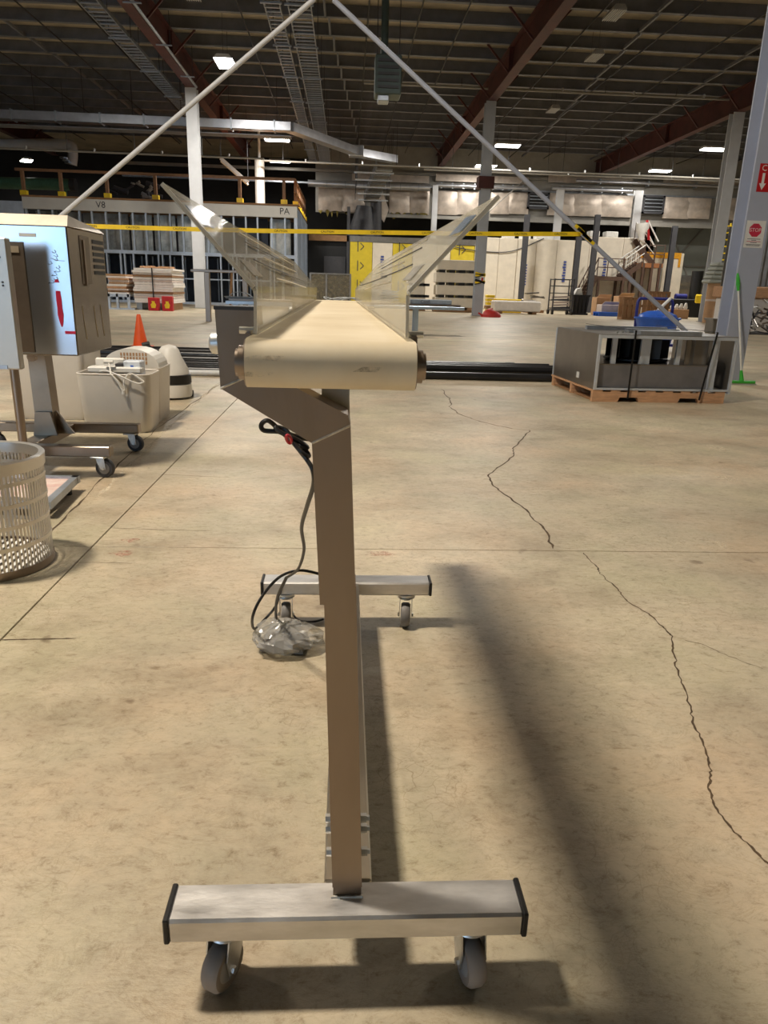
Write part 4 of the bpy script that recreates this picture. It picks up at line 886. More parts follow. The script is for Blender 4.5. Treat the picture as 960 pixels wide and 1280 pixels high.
part('side_rail', MB().box(BX1-.18, BX1-.08, BY+.2, BY+8.9, BHt+1.15, BHt+1.27), BROWNRAIL, rl, world=True); part('side_rail', MB().box(BX1-.18, BX1-.08, BY+.2, BY+8.9, BHt+.65, BHt+.73), BROWNRAIL, rl, world=True)
# sheet stacks in front of it
def stack(name, label, x0, x1, y0, y1, z0, n, th, ms, jit, cat='stack'):
    t = thing(name, label, cat, ((x0+x1)/2, (y0+y1)/2, 0)); z = z0
    for k in range(n):
        dx, dy = random.uniform(-jit, jit), random.uniform(-jit, jit); h = th*random.uniform(.75, 1.2)
        part('sheet', MB().box(x0+dx, x1+dx, y0+dy, y1+dy, z, z+h*.9), ms[k % len(ms)], t, world=True); z += h
    return t, z
BOARD = mat('board_white', (236, 230, 224), .7, 0, .05); BOARD2 = mat('board_pink', (206, 190, 180), .7, 0, .08)
s1, zt = stack('board_stack', 'strapped stack of white boards on timber skids', -7.85, -6.42, 28.4, 30.4, .26, 15, .08, [BOARD, BOARD, BOARD2, BOARD, WOODB, BOARD, BOARD], .035)
for x in (-7.7, -7.15, -6.6): part('skid', MB().box(x-.1, x+.1, 28.45, 30.3, 0, .26), CARD if x > -7 else GALVB, s1, world=True)
part('strap', MB().box(-7.16, -7.12, 28.34, 28.36, .05, zt+.01), BLACK, s1, world=True)
for k in range(5): part('offcut', MB().box(-7.6+.22*k, -7.45+.24*k, 28.5, 29.2, zt+.002, zt+random.uniform(.03, .1)), WOOD, s1, world=True)
s2, zt = stack('board_stack', 'small mixed stack of boards on a metal trestle', -8.75, -8.05, 28.2, 29.6, .55, 10, .075, [BOARD, CARD, BOARD2, WOOD], .06)
for x in (-8.7, -8.4, -8.0): part('trestle_leg', MB().box(x-.04, x+.04, 28.1, 28.2, 0, .55), STUD, s2, world=True)
part('trestle_rail', MB().box(-8.85, -7.95, 28.1, 28.2, .45, .55), STUD, s2, world=True); part('trestle_rail', MB().box(-8.85, -7.95, 29.5, 29.6, .45, .55), STUD, s2, world=True); part('trestle_foot', MB().box(-8.85, -7.8, 28.05, 28.25, 0, .06), STUD, s2, world=True)
for x, lab in ((-7.02, 'red box with a yellow emblem, nearer the trestle'), (-6.52, 'taller red box with a yellow emblem at the end of the board stack')):
    h = .46 if x < -6.8 else .52
    r = thing('red_box', lab, 'box', (x, 27.9, 0)); part('box_body', MB().cbox(-.19, .19, -.12, .12, 0, h, .015), RED, r)
    part('emblem', MB().prism([(-.07, .1), (.07, .1), (.1, .22), (.05, .3), (.06, .34), (-.06, .34), (-.04, .28), (-.1, .22)], 'y', -.125, -.12), YEL, r)
# ================================================================== CENTRE BACKGROUND
# partition of insulated panels
PY0 = 46.0; PH = 4.05
pn = thing('panel_partition', 'row of tall insulated panels, yellow and off-white, at the back', 'partition', (8, PY0, 0))
edges = [(437, 465, 'y'), (465, 490, 'w'), (490, 515, 'y'), (515, 545, 'w'), (545, 562, 'w'), (562, 592, 'y'), (592, 605, 'w'), (605, 622, 'w'), (622, 645, 'w'), (645, 668, 'w'), (668, 694, 'w'), (694, 716, 'w'), (716, 734, 'w'), (734, 776, 'w'), (776, 802, 'w'), (802, 826, 'w'), (828, 853, 'w')]
for k, (xa, xb, c) in enumerate(edges):
    a = at(xa, 340, PY0).x; b = at(xb, 340, PY0).x; h = PH + (.35 if 730 < xa < 780 else (.1 if xa > 600 else -.05)) - (.55 if xa > 800 else 0)
    q = part('panel', MB().cbox(a+.01, b-.01, PY0+.03*(k % 3), PY0+.18, 0, h-.35 if c == 'y' or xa < 600 else h, .02), YPANEL if c == 'y' else CREAMP, pn, world=True)
    if xa < 600: part('capping', MB().box(a, b, PY0, PY0+.2, h-.34, h-.02), GALVB, pn, world=True)
    if c == 'w' and k in (1, 6, 9, 11, 13, 15):
        xm = (a+b)/2; zb_ = random.uniform(1.3, 2.1)
        for j in range(8): part('print_mark', MB().box(xm-.09+random.uniform(-.03, .03), xm+.09, PY0-.012, PY0-.004, zb_+.16*j, zb_+.16*j+.1), INK, q, world=True)
    if c == 'y':
        xm = (a+b)/2
        for zc in (.9, 2.0, 3.1):
            part('print_mark', MB().bar((xm-.2, PY0-.008, zc), (xm-.2, PY0-.008, zc+.6), .05, .01, up=(0, 1, 0)), DKGREY, q, world=True); part('print_mark', MB().bar((xm-.05, PY0-.008, zc+.1), (xm+.16, PY0-.008, zc+.3), .05, .01, up=(0, 1, 0)), DKGREY, q, world=True); part('print_mark', MB().bar((xm-.05, PY0-.008, zc+.5), (xm+.16, PY0-.008, zc+.3), .05, .01, up=(0, 1, 0)), DKGREY, q, world=True)
ORG = mat('panel_orange', (226, 160, 30), .6)
a = at(802, 310, PY0).x; b = at(853, 310, PY0).x
part('orange_edge', MB().box(a, b, PY0-.03, PY0, PH-.75, PH-.42), ORG, pn, world=True); part('orange_edge', MB().box(b-.14, b, PY0-.03, PY0, 2.8, PH-.75), ORG, pn, world=True)
for (xa, xb) in ((628, 642), (650, 662), (668, 690), (735, 747), (755, 770)):
    a = at(xa, 300, PY0+.6); b = at(xb, 300, PY0+.6); solo('roof_box', MB().cbox(a.x, b.x, PY0+.3, PY0+1.0, PH+.12+(.25 if xa > 730 else 0), PH+.42+(.28 if xa > 730 else 0), .03).box(a.x+.1, a.x+.15, PY0+.28, PY0+.3, PH+.2, PH+.3), WHITEP, 'white carton resting along the top of the panel partition', 'carton', 'cartons on top of the partition')
part('top_shelf', MB().box(at(620, 300, PY0).x, at(780, 300, PY0).x, PY0+.2, PY0+1.1, PH-.1, PH+.1), CREAMP, pn, world=True)
solo('sagging_cable', MB().tube(smooth_path([at(565, 308, 45.95), at(600, 314, 45.95), at(640, 314, 45.95), at(680, 298, 45.95)], 6), .03, 6), DKGREY, 'dark cable sagging across the partition panels', 'cable')
part('brace_rod', MB().tube([at(655, 226, 49.7), at(556, 312, 46.6)], .035, 6), COLG, hd, world=True)
# dark doorway and its header
dw = struct('door_1', MB().box(at(389, 300, 46.5).x, at(434, 300, 46.5).x, 46.5, 46.6, 0, 3.85), BLACK, 'dark doorway between the stud building and the yellow panels')
a = at(386, 294, 46.2); b = at(436, 302, 46.2)
part('lintel', MB().box(a.x, b.x, 46.1, 46.3, b.z, a.z+.05), WOODB, dw); part('jamb', MB().box(b.x-.12, b.x+.06, 46.1, 46.4, 0, 5.6), DKGREY, dw); part('door_leaf', MB().box(at(405, 320, 46.3).x, at(432, 320, 46.3).x, 46.32, 46.45, 0, at(405, 320, 46.3).z), DKGREY, dw)
xcl = thing('dark_flue', 'dark round flue dropping from the torn ceiling duct', 'flue', (1.6, 48.6, 4))
part('pipe', MB().tube([at(456, 258, 48.6), at(452, 300, 48.6), (at(452, 300, 48.6).x, 48.6, 0)], [.5, 1.0, 1.0], 16), DKGREY, xcl, world=True, smooth=True); part('side_pipe', MB().tube([at(470, 250, 48.6), at(470, 300, 48.6)], .35, 12), DKGREY, xcl, world=True, smooth=True)
cg = thing('mesh_cage', 'low wire-mesh cage trolley in front of the dark doorway', 'cage', (-.7, 34, 0))
MESHM = clear('wire_mesh', (130, 122, 104), .55, .1, .4)
a = at(388, 342, 34); b = at(438, 342, 34); m_ = at(408, 342, 34)
for x in (a.x, m_.x, b.x): part('post', MB().box(x-.04, x+.04, 33.96, 34.04, 0, 1.6), GALVB, cg, world=True)
part('top_rail', MB().box(a.x, b.x, 33.97, 34.03, 1.55, 1.61), GALVB, cg, world=True); part('bottom_rail', MB().box(a.x, b.x, 33.97, 34.03, .12, .18), GALVB, cg, world=True)
part('mesh', MB().box(a.x, b.x, 33.99, 34.0, .18, 1.55), MESHM, cg, world=True); part('shelf', MB().box(m_.x+.1, b.x-.4, 34.1, 34.5, .5, .54).box(m_.x+.1, b.x-.4, 34.1, 34.5, .9, .94), GALVB, cg, world=True)
# crated white slabs
for (xa, xb, y, n, lab, top) in ((545, 598, 37.0, 4, 'tall stack of cream insulated slabs on dunnage beside the tape-wrapped column', 2.45), (510, 533, 37.6, 3, 'lower stack of cream slabs next to the tall slab stack', 1.75)):
    a = at(xa, 350, y).x; b = at(xb, 350, y).x; t = thing('slab_stack', lab, 'stack', ((a+b)/2, y, 0)); z = .1; h = (top-.1)/n
    for k in range(n):
        part('slab', MB().cbox(a+.05*(k % 2), b-.04*k, y, y+1.2, z+.12, z+h, .02), CREAMP, t, world=True)
        for j in range(4): part('dunnage', MB().box(a+.15+j*(b-a)/4.3, a+.45+j*(b-a)/4.3, y-.02, y+1.2, z, z+.12), CARD if k < 1 else BLACK, t, world=True)
        z += h
    for j in (.0,): part('base', MB().box(a, b, y, y+1.2, 0, .1), WOODB, t, world=True)
rb = G(615, 397)
rbg = thing('red_bag', 'limp red bag on the floor by the tape-wrapped column', 'bag', (rb.x+.05, rb.y+.5, 0)); vs = []; fs = []
for j in range(9):
    for i in range(18):
        th = 2*math.pi*i/18; ph = math.pi/2*j/8; r_ = 1+random.uniform(-.08, .08)
        vs.append((.42*r_*math.cos(th)*math.cos(ph)+.05*j/8, .3*r_*math.sin(th)*math.cos(ph), .32*math.sin(ph)*(1-.15*math.cos(th))))
for j in range(8):
    for i in range(18): fs.append((j*18+i, j*18+(i+1) % 18, (j+1)*18+(i+1) % 18, (j+1)*18+i))
part('sack', MB().add(vs, fs), mat('bag_red', (204, 52, 46), .5, 0, .1), rbg, smooth=True); part('tie', MB().tube([(-.4, -.05, .08), (-.55, -.05, .16)], .04, 6), MATS['bag_red'], rbg)
for xa, xb, z, lab in ((607, 618, .95, 'yellow bundle of strips stacked tallest by the column'), (617, 652, .75, 'long yellow bundle of strips behind the white slab'),):
    a = at(xa, 378, 38.5).x; b = at(xb, 378, 38.5).x; t = thing('yellow_bundle', lab, 'bundle', ((a+b)/2, 38.5, 0)); n = int(z/.18)
    for k in range(n): part('strip', MB().cbox(a+random.uniform(0, .08), b-random.uniform(0, .1), 38.3, 38.9, k*.18, k*.18+.15, .02), YEL if k != 1 else WOODB, t, world=True)
t = thing('wrapped_slab', 'long white wrapped slab lying on the floor', 'slab', (9, 37, 0)); a = at(618, 380, 36.5).x; b = at(676, 380, 36.5).x
part('slab', MB().cbox(a, b, 36.4, 37.4, .12, .62, .05), BOARD, t, world=True); part('bearer', MB().box(a+.2, a+.4, 36.4, 37.4, 0, .12).box(b-.4, b-.2, 36.4, 37.4, 0, .12), WOODB, t, world=True)
sh = thing('scrap_heap', 'loose heap of grey sheet offcuts behind the white slab', 'scrap', (10.1, 40.3, 0)); random.seed(3)
for k in range(9):
    p = at(random.uniform(661, 676), 380, 40.3); part('offcut', MB().bar((p.x-.35, 40.3+random.uniform(-.3, .3), .18+.1*k), (p.x+.35, 40.3+random.uniform(-.3, .3), .15+.1*k+random.uniform(-.1, .1)), .35, .07), random.choice([BOARD2, GALVB, BOARD]), sh, world=True)
part('base', MB().box(9.6, 10.7, 39.9, 40.8, 0, .14), WOODB, sh, world=True)
# ---- wire trolley and black bin
g = G(699, 393)
tl = thing('wire_trolley', 'dark wire-sided trolley on casters beside the black bin', 'trolley', (g.x, g.y, 0))
for sx in (-.5, .5):
    for sy in (-.4, .4):
        part('post', MB().tube([(sx, sy, .15), (sx, sy, 1.75)], .035, 8), DKGREY, tl); part('wheel', MB().add(*lathe_x([(0, sx-.05), (.12, sx-.05), (.12, sx+.05), (0, sx+.05)], 12, sy, .12)), PLASB, tl)
for z in (.3, .7, 1.05, 1.4, 1.72):
    for sy in (-.4, .4): part('rail', MB().tube([(-.5, sy, z), (.5, sy, z)], .025, 6), DKGREY, tl)
part('deck', MB().box(-.5, .5, -.42, .42, .2, .26), DKGREY, tl)
for k in range(5): part('load', MB().bar((-.45, -.2+.1*k, .32+.13*k), (.45, -.1+.08*k, .36+.13*k), .2, .08), random.choice([GALVB, BOARD2, DKGREY]), tl)
a = at(713, 390, 38.5); b_ = at(733, 390, 38.5)
bn = thing('black_bin', 'black ribbed waste bin beside the wire trolley', 'bin', ((a.x+b_.x)/2, 38.6, 0)); hw = (b_.x-a.x)/2
part('body', MB().add([(-hw*.85, -.3, 0.1), (hw*.85, -.3, 0.1), (hw*.85, .3, 0.1), (-hw*.85, .3, .1), (-hw, -.38, .95), (hw, -.38, .95), (hw, .38, .95), (-hw, .38, .95)], [(3, 2, 1, 0), (4, 5, 6, 7), (0, 1, 5, 4), (1, 2, 6, 5), (2, 3, 7, 6), (3, 0, 4, 7)]), BLACK, bn)
part('rim', MB().box(-hw-.05, hw+.05, -.43, .43, .92, 1.0), BLACK, bn); part('base', MB().box(-hw, hw, -.36, .36, 0, .1), PLASB, bn)
for k in range(4): part('rib', MB().box(-hw*.7+k*hw*.45, -hw*.7+k*hw*.45+.06, -.40, -.34, .15, .9), BLACK, bn)
part('white_liner', MB().prism([(-.35, 1.0), (.1, 1.0), (.0, 1.35), (-.2, 1.3)], 'y', -.2, .1), WHITEP, bn)
# ---- stair tower
SY = 44.4
sr = thing('stair_tower', 'brown steel stair tower with two flights and railings', 'stairs', (16, SY, 0))
def flight(p0, p1, w_, n, rail_h=1.0):
    p0 = Vector(p0); p1 = Vector(p1); dy = Vector((0, w_, 0))
    for o in (Vector((0, 0, 0)), dy):
        part('stringer', MB().bar(p0+o, p1+o, .06, .28), STAIRM, sr, world=True)
        part('handrail', MB().tube([p0+o+Vector((0, 0, rail_h)), p1+o+Vector((0, 0, rail_h))], .035, 6), STAIRM if p0.x < 16.5 else WHITEP, sr, world=True)
        part('midrail', MB().tube([p0+o+Vector((0, 0, rail_h*.55)), p1+o+Vector((0, 0, rail_h*.55))], .025, 6), STAIRM if p0.x < 16.5 else WHITEP, sr, world=True)
        for k in range(5):
            q = p0.lerp(p1, k/4)+o; part('baluster', MB().tube([q, q+Vector((0, 0, rail_h))], .025, 5), STAIRM, sr, world=True)
    for k in range(n):
        q = p0.lerp(p1, (k+.5)/n); part('tread', MB().box(q.x-.14, q.x+.14, q.y, q.y+w_, q.z-.02, q.z+.02), STAIRM, sr, world=True)
p_low = at(737, 375, SY); p_lowt = at(746, 345, SY); z1 = p_lowt.z; x1 = at(780, 345, SY).x
flight((p_low.x-.6, SY, .1), (p_lowt.x, SY, z1), 1.0, 10)
part('landing', MB().box(p_lowt.x, x1+.3, SY, SY+1.4, z1-.22, z1), STAIRM, sr, world=True)
z2 = at(815, 329, SY).z; xa = at(803, 329, SY).x; xb = at(829, 329, SY).x
flight((x1, SY+.1, z1), (xa+.1, SY+.1, z2), 1.0, 5)
part('landing', MB().box(xa, xb, SY, SY+1.4, z2-.25, z2), mat('landing_brown', (150, 96, 56), .6), sr, world=True)
p3 = at(792, 295, SY+1.4); flight((at(818, 327, SY+1.4).x, SY+1.5, z2), (at(806, 297, SY+1.4).x-.6, SY+1.5, at(800, 300, SY+1.4).z), 1.0, 7)
for x, z in ((p_lowt.x+.15, z1), (x1, z1), (x1+.4, z2-.6), (xa+.1, z2), (xb-.15, z2), ((xa+xb)/2, z2)):
    for yy in (SY+.05, SY+1.3): part('tower_leg', MB().box(x-.07, x+.07, yy-.07, yy+.07, 0, z), STAIRM, sr, world=True)
for zr in (.5, 1.0):
    part('landing_rail', MB().tube([(p_lowt.x, SY, z1+zr), (x1, SY, z1+zr)], .03, 6), STAIRM, sr, world=True); part('landing_rail', MB().tube([(xa+.3, SY, z2+zr), (xb, SY, z2+zr)], .03, 6), STAIRM, sr, world=True)
for x, z in ((p_lowt.x, z1), (p_lowt.x+.6, z1), (x1-.1, z1), (xb, z2), (xb-.55, z2)): part('rail_post', MB().tube([(x, SY, z), (x, SY, z+1.05)], .03, 6), STAIRM, sr, world=True)
for (p, q) in (((810, 276), (823, 302)), ((806, 284), (818, 308))):
    part('handrail', MB().tube([at(*p, SY+1.2), at(*q, SY+1.2)], .045, 6), WHITEP, sr, world=True)
part('red_post', MB().tube([at(809, 275, SY+1.2), at(811, 300, SY+1.2)], .08, 6), RED, sr, world=True)
part('wrapped_newel', MB().tube([at(802, 300, SY+1.0), at(802, 292, SY+1.0), at(803, 286, SY+1.0), at(803, 279, SY+1.0)], [.15, .2, .38, .36], 12), WHITEP, sr, world=True, smooth=True, label='white wrapped bundle at the top of the stairs')
# ---- clutter at the foot of the stairs
random.seed(9)
clut = [(745, 762, 39.0, .35, .9, CARD, 'open brown carton under the stairs'), (752, 782, 38.0, .0, .55, BOARD2, 'low pale crate on the blue pallet'), (772, 790, 39.5, .3, 1.0, CARD, 'tan carton tipped beside the pale column'), (838, 862, 36.5, .0, .45, CARD, 'flat carton heaped with white film')]
for xa, xb, y, z0, z1_, m_, lab in clut:
    a = at(xa, 385, y).x; b = at(xb, 385, y).x; t = thing('carton', lab, 'carton', ((a+b)/2, y, 0))
    part('carton_body', MB().cbox(a, b, y, y+.8, .0, z1_, .02), m_, t, world=True)
    if 'film' not in lab: part('flap', MB().sheet((a, y, z1_), (a+.05, y-.3, z1_+.15), (b-.05, y-.3, z1_+.15), (b, y, z1_), .02), m_, t, world=True)
a = at(746, 392, 37.3).x; b = at(786, 392, 37.3).x
t = thing('blue_pallet', 'blue plastic pallet at the foot of the stairs', 'pallet', ((a+b)/2, 37.4, 0))
part('deck', MB().box(a, b, 37.0, 37.9, .14, .2), BLUE, t, world=True); 
for k in range(3): part('runner', MB().box(a, b, 37.0+.38*k, 37.12+.38*k, 0, .14), BLUE, t, world=True)
for k, (px, lab) in enumerate(((789, 'slatted timber crate next to the blue tub cart'), (818, 'tall slatted timber crate behind the blue tub cart'))):
    g = at(px, 390, 33+k); t = thing('timber_crate', lab, 'crate', (g.x, 33+k, 0))
    for j in range(5): part('slat', MB().box(-.5+.22*j, -.36+.22*j, -.3, -.26, .1, .95+.3*k), WOODB, t)
    for z in (.12, .55, .85+.3*k): part('rail', MB().box(-.52, .54, -.26, -.2, z, z+.1), WOODB, t)
    part('back', MB().box(-.5, .5, .25, .3, 0, .9+.3*k), CARD, t); part('bottom', MB().box(-.5, .52, -.26, .3, 0, .1), WOODB, t)
for k in range(4):
    p = at(841+6.2*k, 386, 36.8); solo('film_scrap', MB().lathe([(0, 0), (.08, .0), (.11, .1), (.06, .2+.03*k), (0, .22+.03*k)], 7, (p.x, 36.9+.05*k, .451)), WHITEP, 'crumpled white film on the flat carton', 'film', 'crumpled film scraps')
# drums, yellow machine, yellow rack
g = at(891, 403, 31.4)
dr = thing('cardboard_drum', 'large brown cardboard drum behind the white column', 'drum', (g.x, 31.3, 0))
part('drum_body', MB().lathe([(0, 0), (.48, 0), (.48, 1.62), (.44, 1.62), (.44, 1.5), (0, 1.5)], 28), CARD, dr, smooth=True); part('band', MB().lathe([(.482, .9), (.488, .9), (.488, .98), (.482, .98)], 28), BOARD2, dr)
t = thing('tarp_bundle', 'grey folded sheeting heaped on the cardboard drum', 'bundle', (g.x+.1, 31.3, 1.62))
for k in range(5): part('fold', MB().cbox(-.75+.06*k, .8-.1*k, -.4, .4, .0+.17*k, .15+.17*k, .05), GREYWALL, t)
t = thing('small_carton', 'little tan carton beside the cardboard drum', 'carton', (at(903, 395, 28).x, 28, 0)); part('carton_body', MB().cbox(-.3, .3, -.25, .25, .0, .72, .02), CARD, t); part('tape', MB().box(-.03, .03, -.255, -.25, 0, .72), BOARD2, t)
t = thing('grey_crate', 'grey plastic crate on the floor beside the near column', 'crate', (at(897, 412, 22).x, 22, 0)); part('crate_body', MB().cbox(-.3, .3, -.25, .25, 0, .42, .03), GALVB, t); part('rim', MB().box(-.33, .33, -.28, .28, .38, .44), GALVB, t)
t = thing('machinery', 'black and yellow machine with a blue motor near the stair tower', 'machine', (at(856, 375, 40).x, 40, 0))
part('body', MB().cbox(-.9, .9, -.4, .4, .0, .95, .05), BLACK, t); part('tall_tank', MB().tube([(.5, 0, .9), (.5, 0, 2.4)], .3, 14), BLACK, t, smooth=True); part('yellow_head', MB().cbox(.35, .8, -.5, -.4, .75, 1.2, .05), YEL, t); part('motor', MB().tube([(-.6, -.1, 1.05), (0, -.1, 1.05)], .16, 12), NAVY, t, smooth=True)
t = thing('pressure_vessel', 'horizontal grey tank against the rear wall bay', 'tank', (at(850, 365, 48).x+.5, 48, 0))
part('shell', MB().tube([(-1.2, 0, 1.6), (-1.0, 0, 1.6), (1.6, 0, 1.6), (1.8, 0, 1.6)], [.4, .8, .8, .4], 20), GALVB, t, smooth=True); part('cradle', MB().box(-.6, -.4, -.5, .5, 0, 1.0).box(1.0, 1.2, -.5, .5, 0, 1.0), DKGREY, t)
t = thing('yellow_ladder', 'yellow caged access ladder on the rear wall', 'ladder', (at(909, 330, 45).x, 45, 0)); ztop = at(909, 279, 45).z; zbt = at(906, 334, 45).z
for x in (-.45, -.15, .15, .45): part('upright', MB().tube([(x, 0, 0 if abs(x) > .3 else zbt), (x, 0, ztop)], .05, 6), YEL, t)
for k in range(7):
    z = zbt+(ztop-zbt)*k/6.5; part('rung', MB().box(-.45, .45, -.03, .03, z, z+.07), YEL, t)
t = thing('grey_rack', 'grey rail landing below the yellow ladder', 'railing', (at(905, 330, 43).x, 43, 0)); 
for x in (-.9, .0, .9): part('post', MB().tube([(x, 0, 0), (x, 0, 3.0)], .035, 6), DKGREY, t)
for z in (2.1, 3.0): part('rail', MB().tube([(-.9, 0, z), (.9, 0, z)], .035, 6), DKGREY, t)
# scrap metal pile and timber box right of the near column
sp = G(948, 418)
t = thing('scrap_metal', 'tangled pile of grey scrap tubing beyond the near column', 'scrap', (sp.x+.5, sp.y, 0)); random.seed(31)
for k in range(60):
    a = Vector((random.uniform(-1.1, 1.2), random.uniform(-.3, .8), random.uniform(.03, .75)))
    d = Vector((random.uniform(-1, 1), random.uniform(-.4, .4), random.uniform(-.35, .35))).normalized()*random.uniform(.25, .6)
    e = a+d; e.z = max(.03, e.z); part('scrap_tube', MB().tube([a, (a+e)/2+Vector((0, 0, random.uniform(-.02, .05))), e], random.uniform(.015, .035), 6), random.choice([GALVB, DKGREY, STEEL, ZINC]), t)
part('base_sheet', MB().box(-1.1, 1.2, -.2, .9, 0, .03), DKGREY, t)
t = thing('timber_box', 'timber topped crate standing behind the scrap tubing', 'crate', (sp.x+.9, sp.y+1.6, 0)); part('box_body', MB().cbox(-1.3, 1.3, -.4, .6, 0, 1.05, .03), BOARD, t); part('lid', MB().cbox(-1.4, 1.4, -.5, .7, 1.05, 1.40, .03), WOOD, t)
t = thing('corrugated_sheet', 'upright corrugated grey sheet beyond the near column', 'sheet', (sp.x+1.6, sp.y+4, 0)); vs = []
for k in range(21): vs.append((-1+.1*k, .05*(k % 2)))
part('sheet', MB().prism(vs+[(x, y+.02) for x, y in reversed(vs)], 'z', 0, 3.4), GALVB, t)
# ================================================================== CEILING SERVICES
def ladder_tray(x, y0, y1, z, wd, label):
    t = thing('cable_tray', label, 'cable tray', (x, y0, z))
    for s in (-1, 1): part('side_rail', MB().box(s*wd/2-.012, s*wd/2+.012, 0, y1-y0, -.05, .06), GALV, t)
    me = MB().box(-wd/2, wd/2, -.03, .03, -.04, -.01).mesh('rung', GALV); y = .15
    while y < y1-y0: part('rung', me, None, t, loc=(0, y, 0)); y += .33
    y = 1.0
    while y < y1-y0:
        part('trapeze', MB().box(-wd/2-.08, wd/2+.08, -.03, .03, -.10, -.05), GALV, t, loc=(0, y, 0))
        for s in (-1, 1): part('hanger_rod', MB().tube([(s*(wd/2+.06), 0, -.08), (s*(wd/2+.06), 0, ZP-z+.39)], .012, 5), DKGREY, t, loc=(0, y, 0))
        y += 3.6
    return t
ladder_tray(-7.12, 18, 37, 8.3, .55, 'ladder cable tray left of the white-column roof beam')
ladder_tray(-1.35, 18, 48.5, 8.3, .62, 'wide ladder cable tray running down the middle bay')
ladder_tray(-2.1, 18, 48.5, 8.32, .42, 'narrow ladder cable tray beside the wide one')
t = thing('conduit_run', 'thin galvanised conduit run beside the left cable tray', 'conduit', (-5.9, 18, 8.3))
part('conduit', MB().tube([(0, 0, 0), (0, 14, 0)], .045, 8), GALV, t)
for k in range(4): part('clamp', MB().box(-.25, .25, 1.5+3.6*k, 1.56+3.6*k, -.07, -.04), GALV, t); part('hanger_rod', MB().tube([(.2, 1.53+3.6*k, -.06), (.2, 1.53+3.6*k, ZP-8.2)], .012, 5), DKGREY, t)
# long rectangular duct with elbow and the insulated drop
dt = thing('supply_duct', 'long galvanised duct with an elbow turning to the back wall', 'duct', (-8, 34, 7.2))
DUCT = mat('duct_metal', (196, 198, 204), .32, .8, .1, 2)
a = at(-40, 147, 34.2); b = at(364, 157, 34.2); zc = (a.z+b.z)/2
part('main_run', MB().cbox(a.x-1, b.x, 34.0, 34.5, zc-.12, zc+.22, .01), DUCT, dt, world=True)
k = a.x
while k < b.x: part('joint_flange', MB().box(k, k+.06, 33.96, 34.54, zc-.16, zc+.26), GALV, dt, world=True); k += 1.8
part('under_mesh', MB().box(a.x-1, b.x, 33.9, 34.6, zc-.36, zc-.33), PURL, dt, world=True)
c1 = at(446, 190, 40.5); c2 = at(488, 199, 42.5)
part('diagonal_run', MB().bar((b.x-.1, 34.25, zc+.05), c1, .5, .34), DUCT, dt, world=True)
part('end_run', MB().bar(c1+Vector((-.2, 0, 0)), c2+Vector((.2, 0, 0)), .55, .36), DUCT, dt, world=True)
part('elbow_box', MB().cbox(c1.x-.4, c1.x+.35, 40.2, 40.9, c1.z-.22, c1.z+.28, .02), DUCT, dt, world=True)
d0 = at(481, 205, 43.2); d1 = at(463, 248, 47.8)
part('drop', MB().bar(d0, d1, .85, .5), GALVB, dt, world=True)
for k in range(8):
    q = d0.lerp(d1, (k+.3)/8); part('drop_band', MB().bar(q, q.lerp(d1, .02), .92, .57), GALV, dt, world=True)
for k in range(5):
    q = d0.lerp(d1, .1+.2*k); part('trapeze', MB().box(q.x-1.6+.2*k, q.x+.6+.1*k, q.y-.04, q.y+.04, q.z-.32, q.z-.24), ZINC, dt, world=True)
    for xo in (-1.4, .5): part('hanger_rod', MB().tube([(q.x+xo+.1*k, q.y, q.z-.28), (q.x+xo+.1*k, q.y, ZP+.1)], .015, 5), DKGREY, dt, world=True)
for k in range(7): part('hanger_rod', MB().tube([(b.x-.6-2*k, 34.25, zc+.2), (b.x-.6-2*k, 34.25, ZP+.1)], .015, 5), DKGREY, dt, world=True)
sdu = thing('spiral_duct', 'shiny spiral duct along the foil wall', 'duct', (8, 49.2, 7.4)); a = at(385, 229, 49.2); b = at(538, 232, 49.2)
part('duct', MB().tube([(a.x-.0, 49.2, a.z), (b.x, 49.2, a.z)], .2, 16), DUCT, sdu, world=True, smooth=True)
for k in range(7): part('seam', MB().tube([(a.x+1.15*k, 49.2, a.z), (a.x+1.15*k+.06, 49.2, a.z)], .215, 16), GALV, sdu, world=True)
for (xa, ya, xb, yb, r, lab) in ((545, 232, 600, 233, .12, 'shiny pipe along the foil wall between slim columns'), (690, 236, 790, 238, .12, 'shiny pipe along the foil wall above the partition'), (610, 234, 660, 235, .1, 'shiny pipe along the foil wall beside the tape-wrapped column'), (720, 228, 960, 233, .09, 'thin shiny pipe high on the foil wall to the stair side')):
    a = at(xa, ya, 49.3); b = at(xb, yb, 49.3); z = (a.z+b.z)/2; tt = thing('wall_pipe', lab, 'pipe', (a.x, 49.3, z)); part('pipe', MB().tube([(a.x, 49.3, z), (b.x, 49.3, z)], r, 10), DUCT, tt, world=True, smooth=True)
    for k in range(4): part('bracket', MB().box(a.x+(b.x-a.x)*(k+.5)/4-.04, a.x+(b.x-a.x)*(k+.5)/4+.04, 49.25, 49.75, z-.16, z+.16), GALV, tt, world=True)
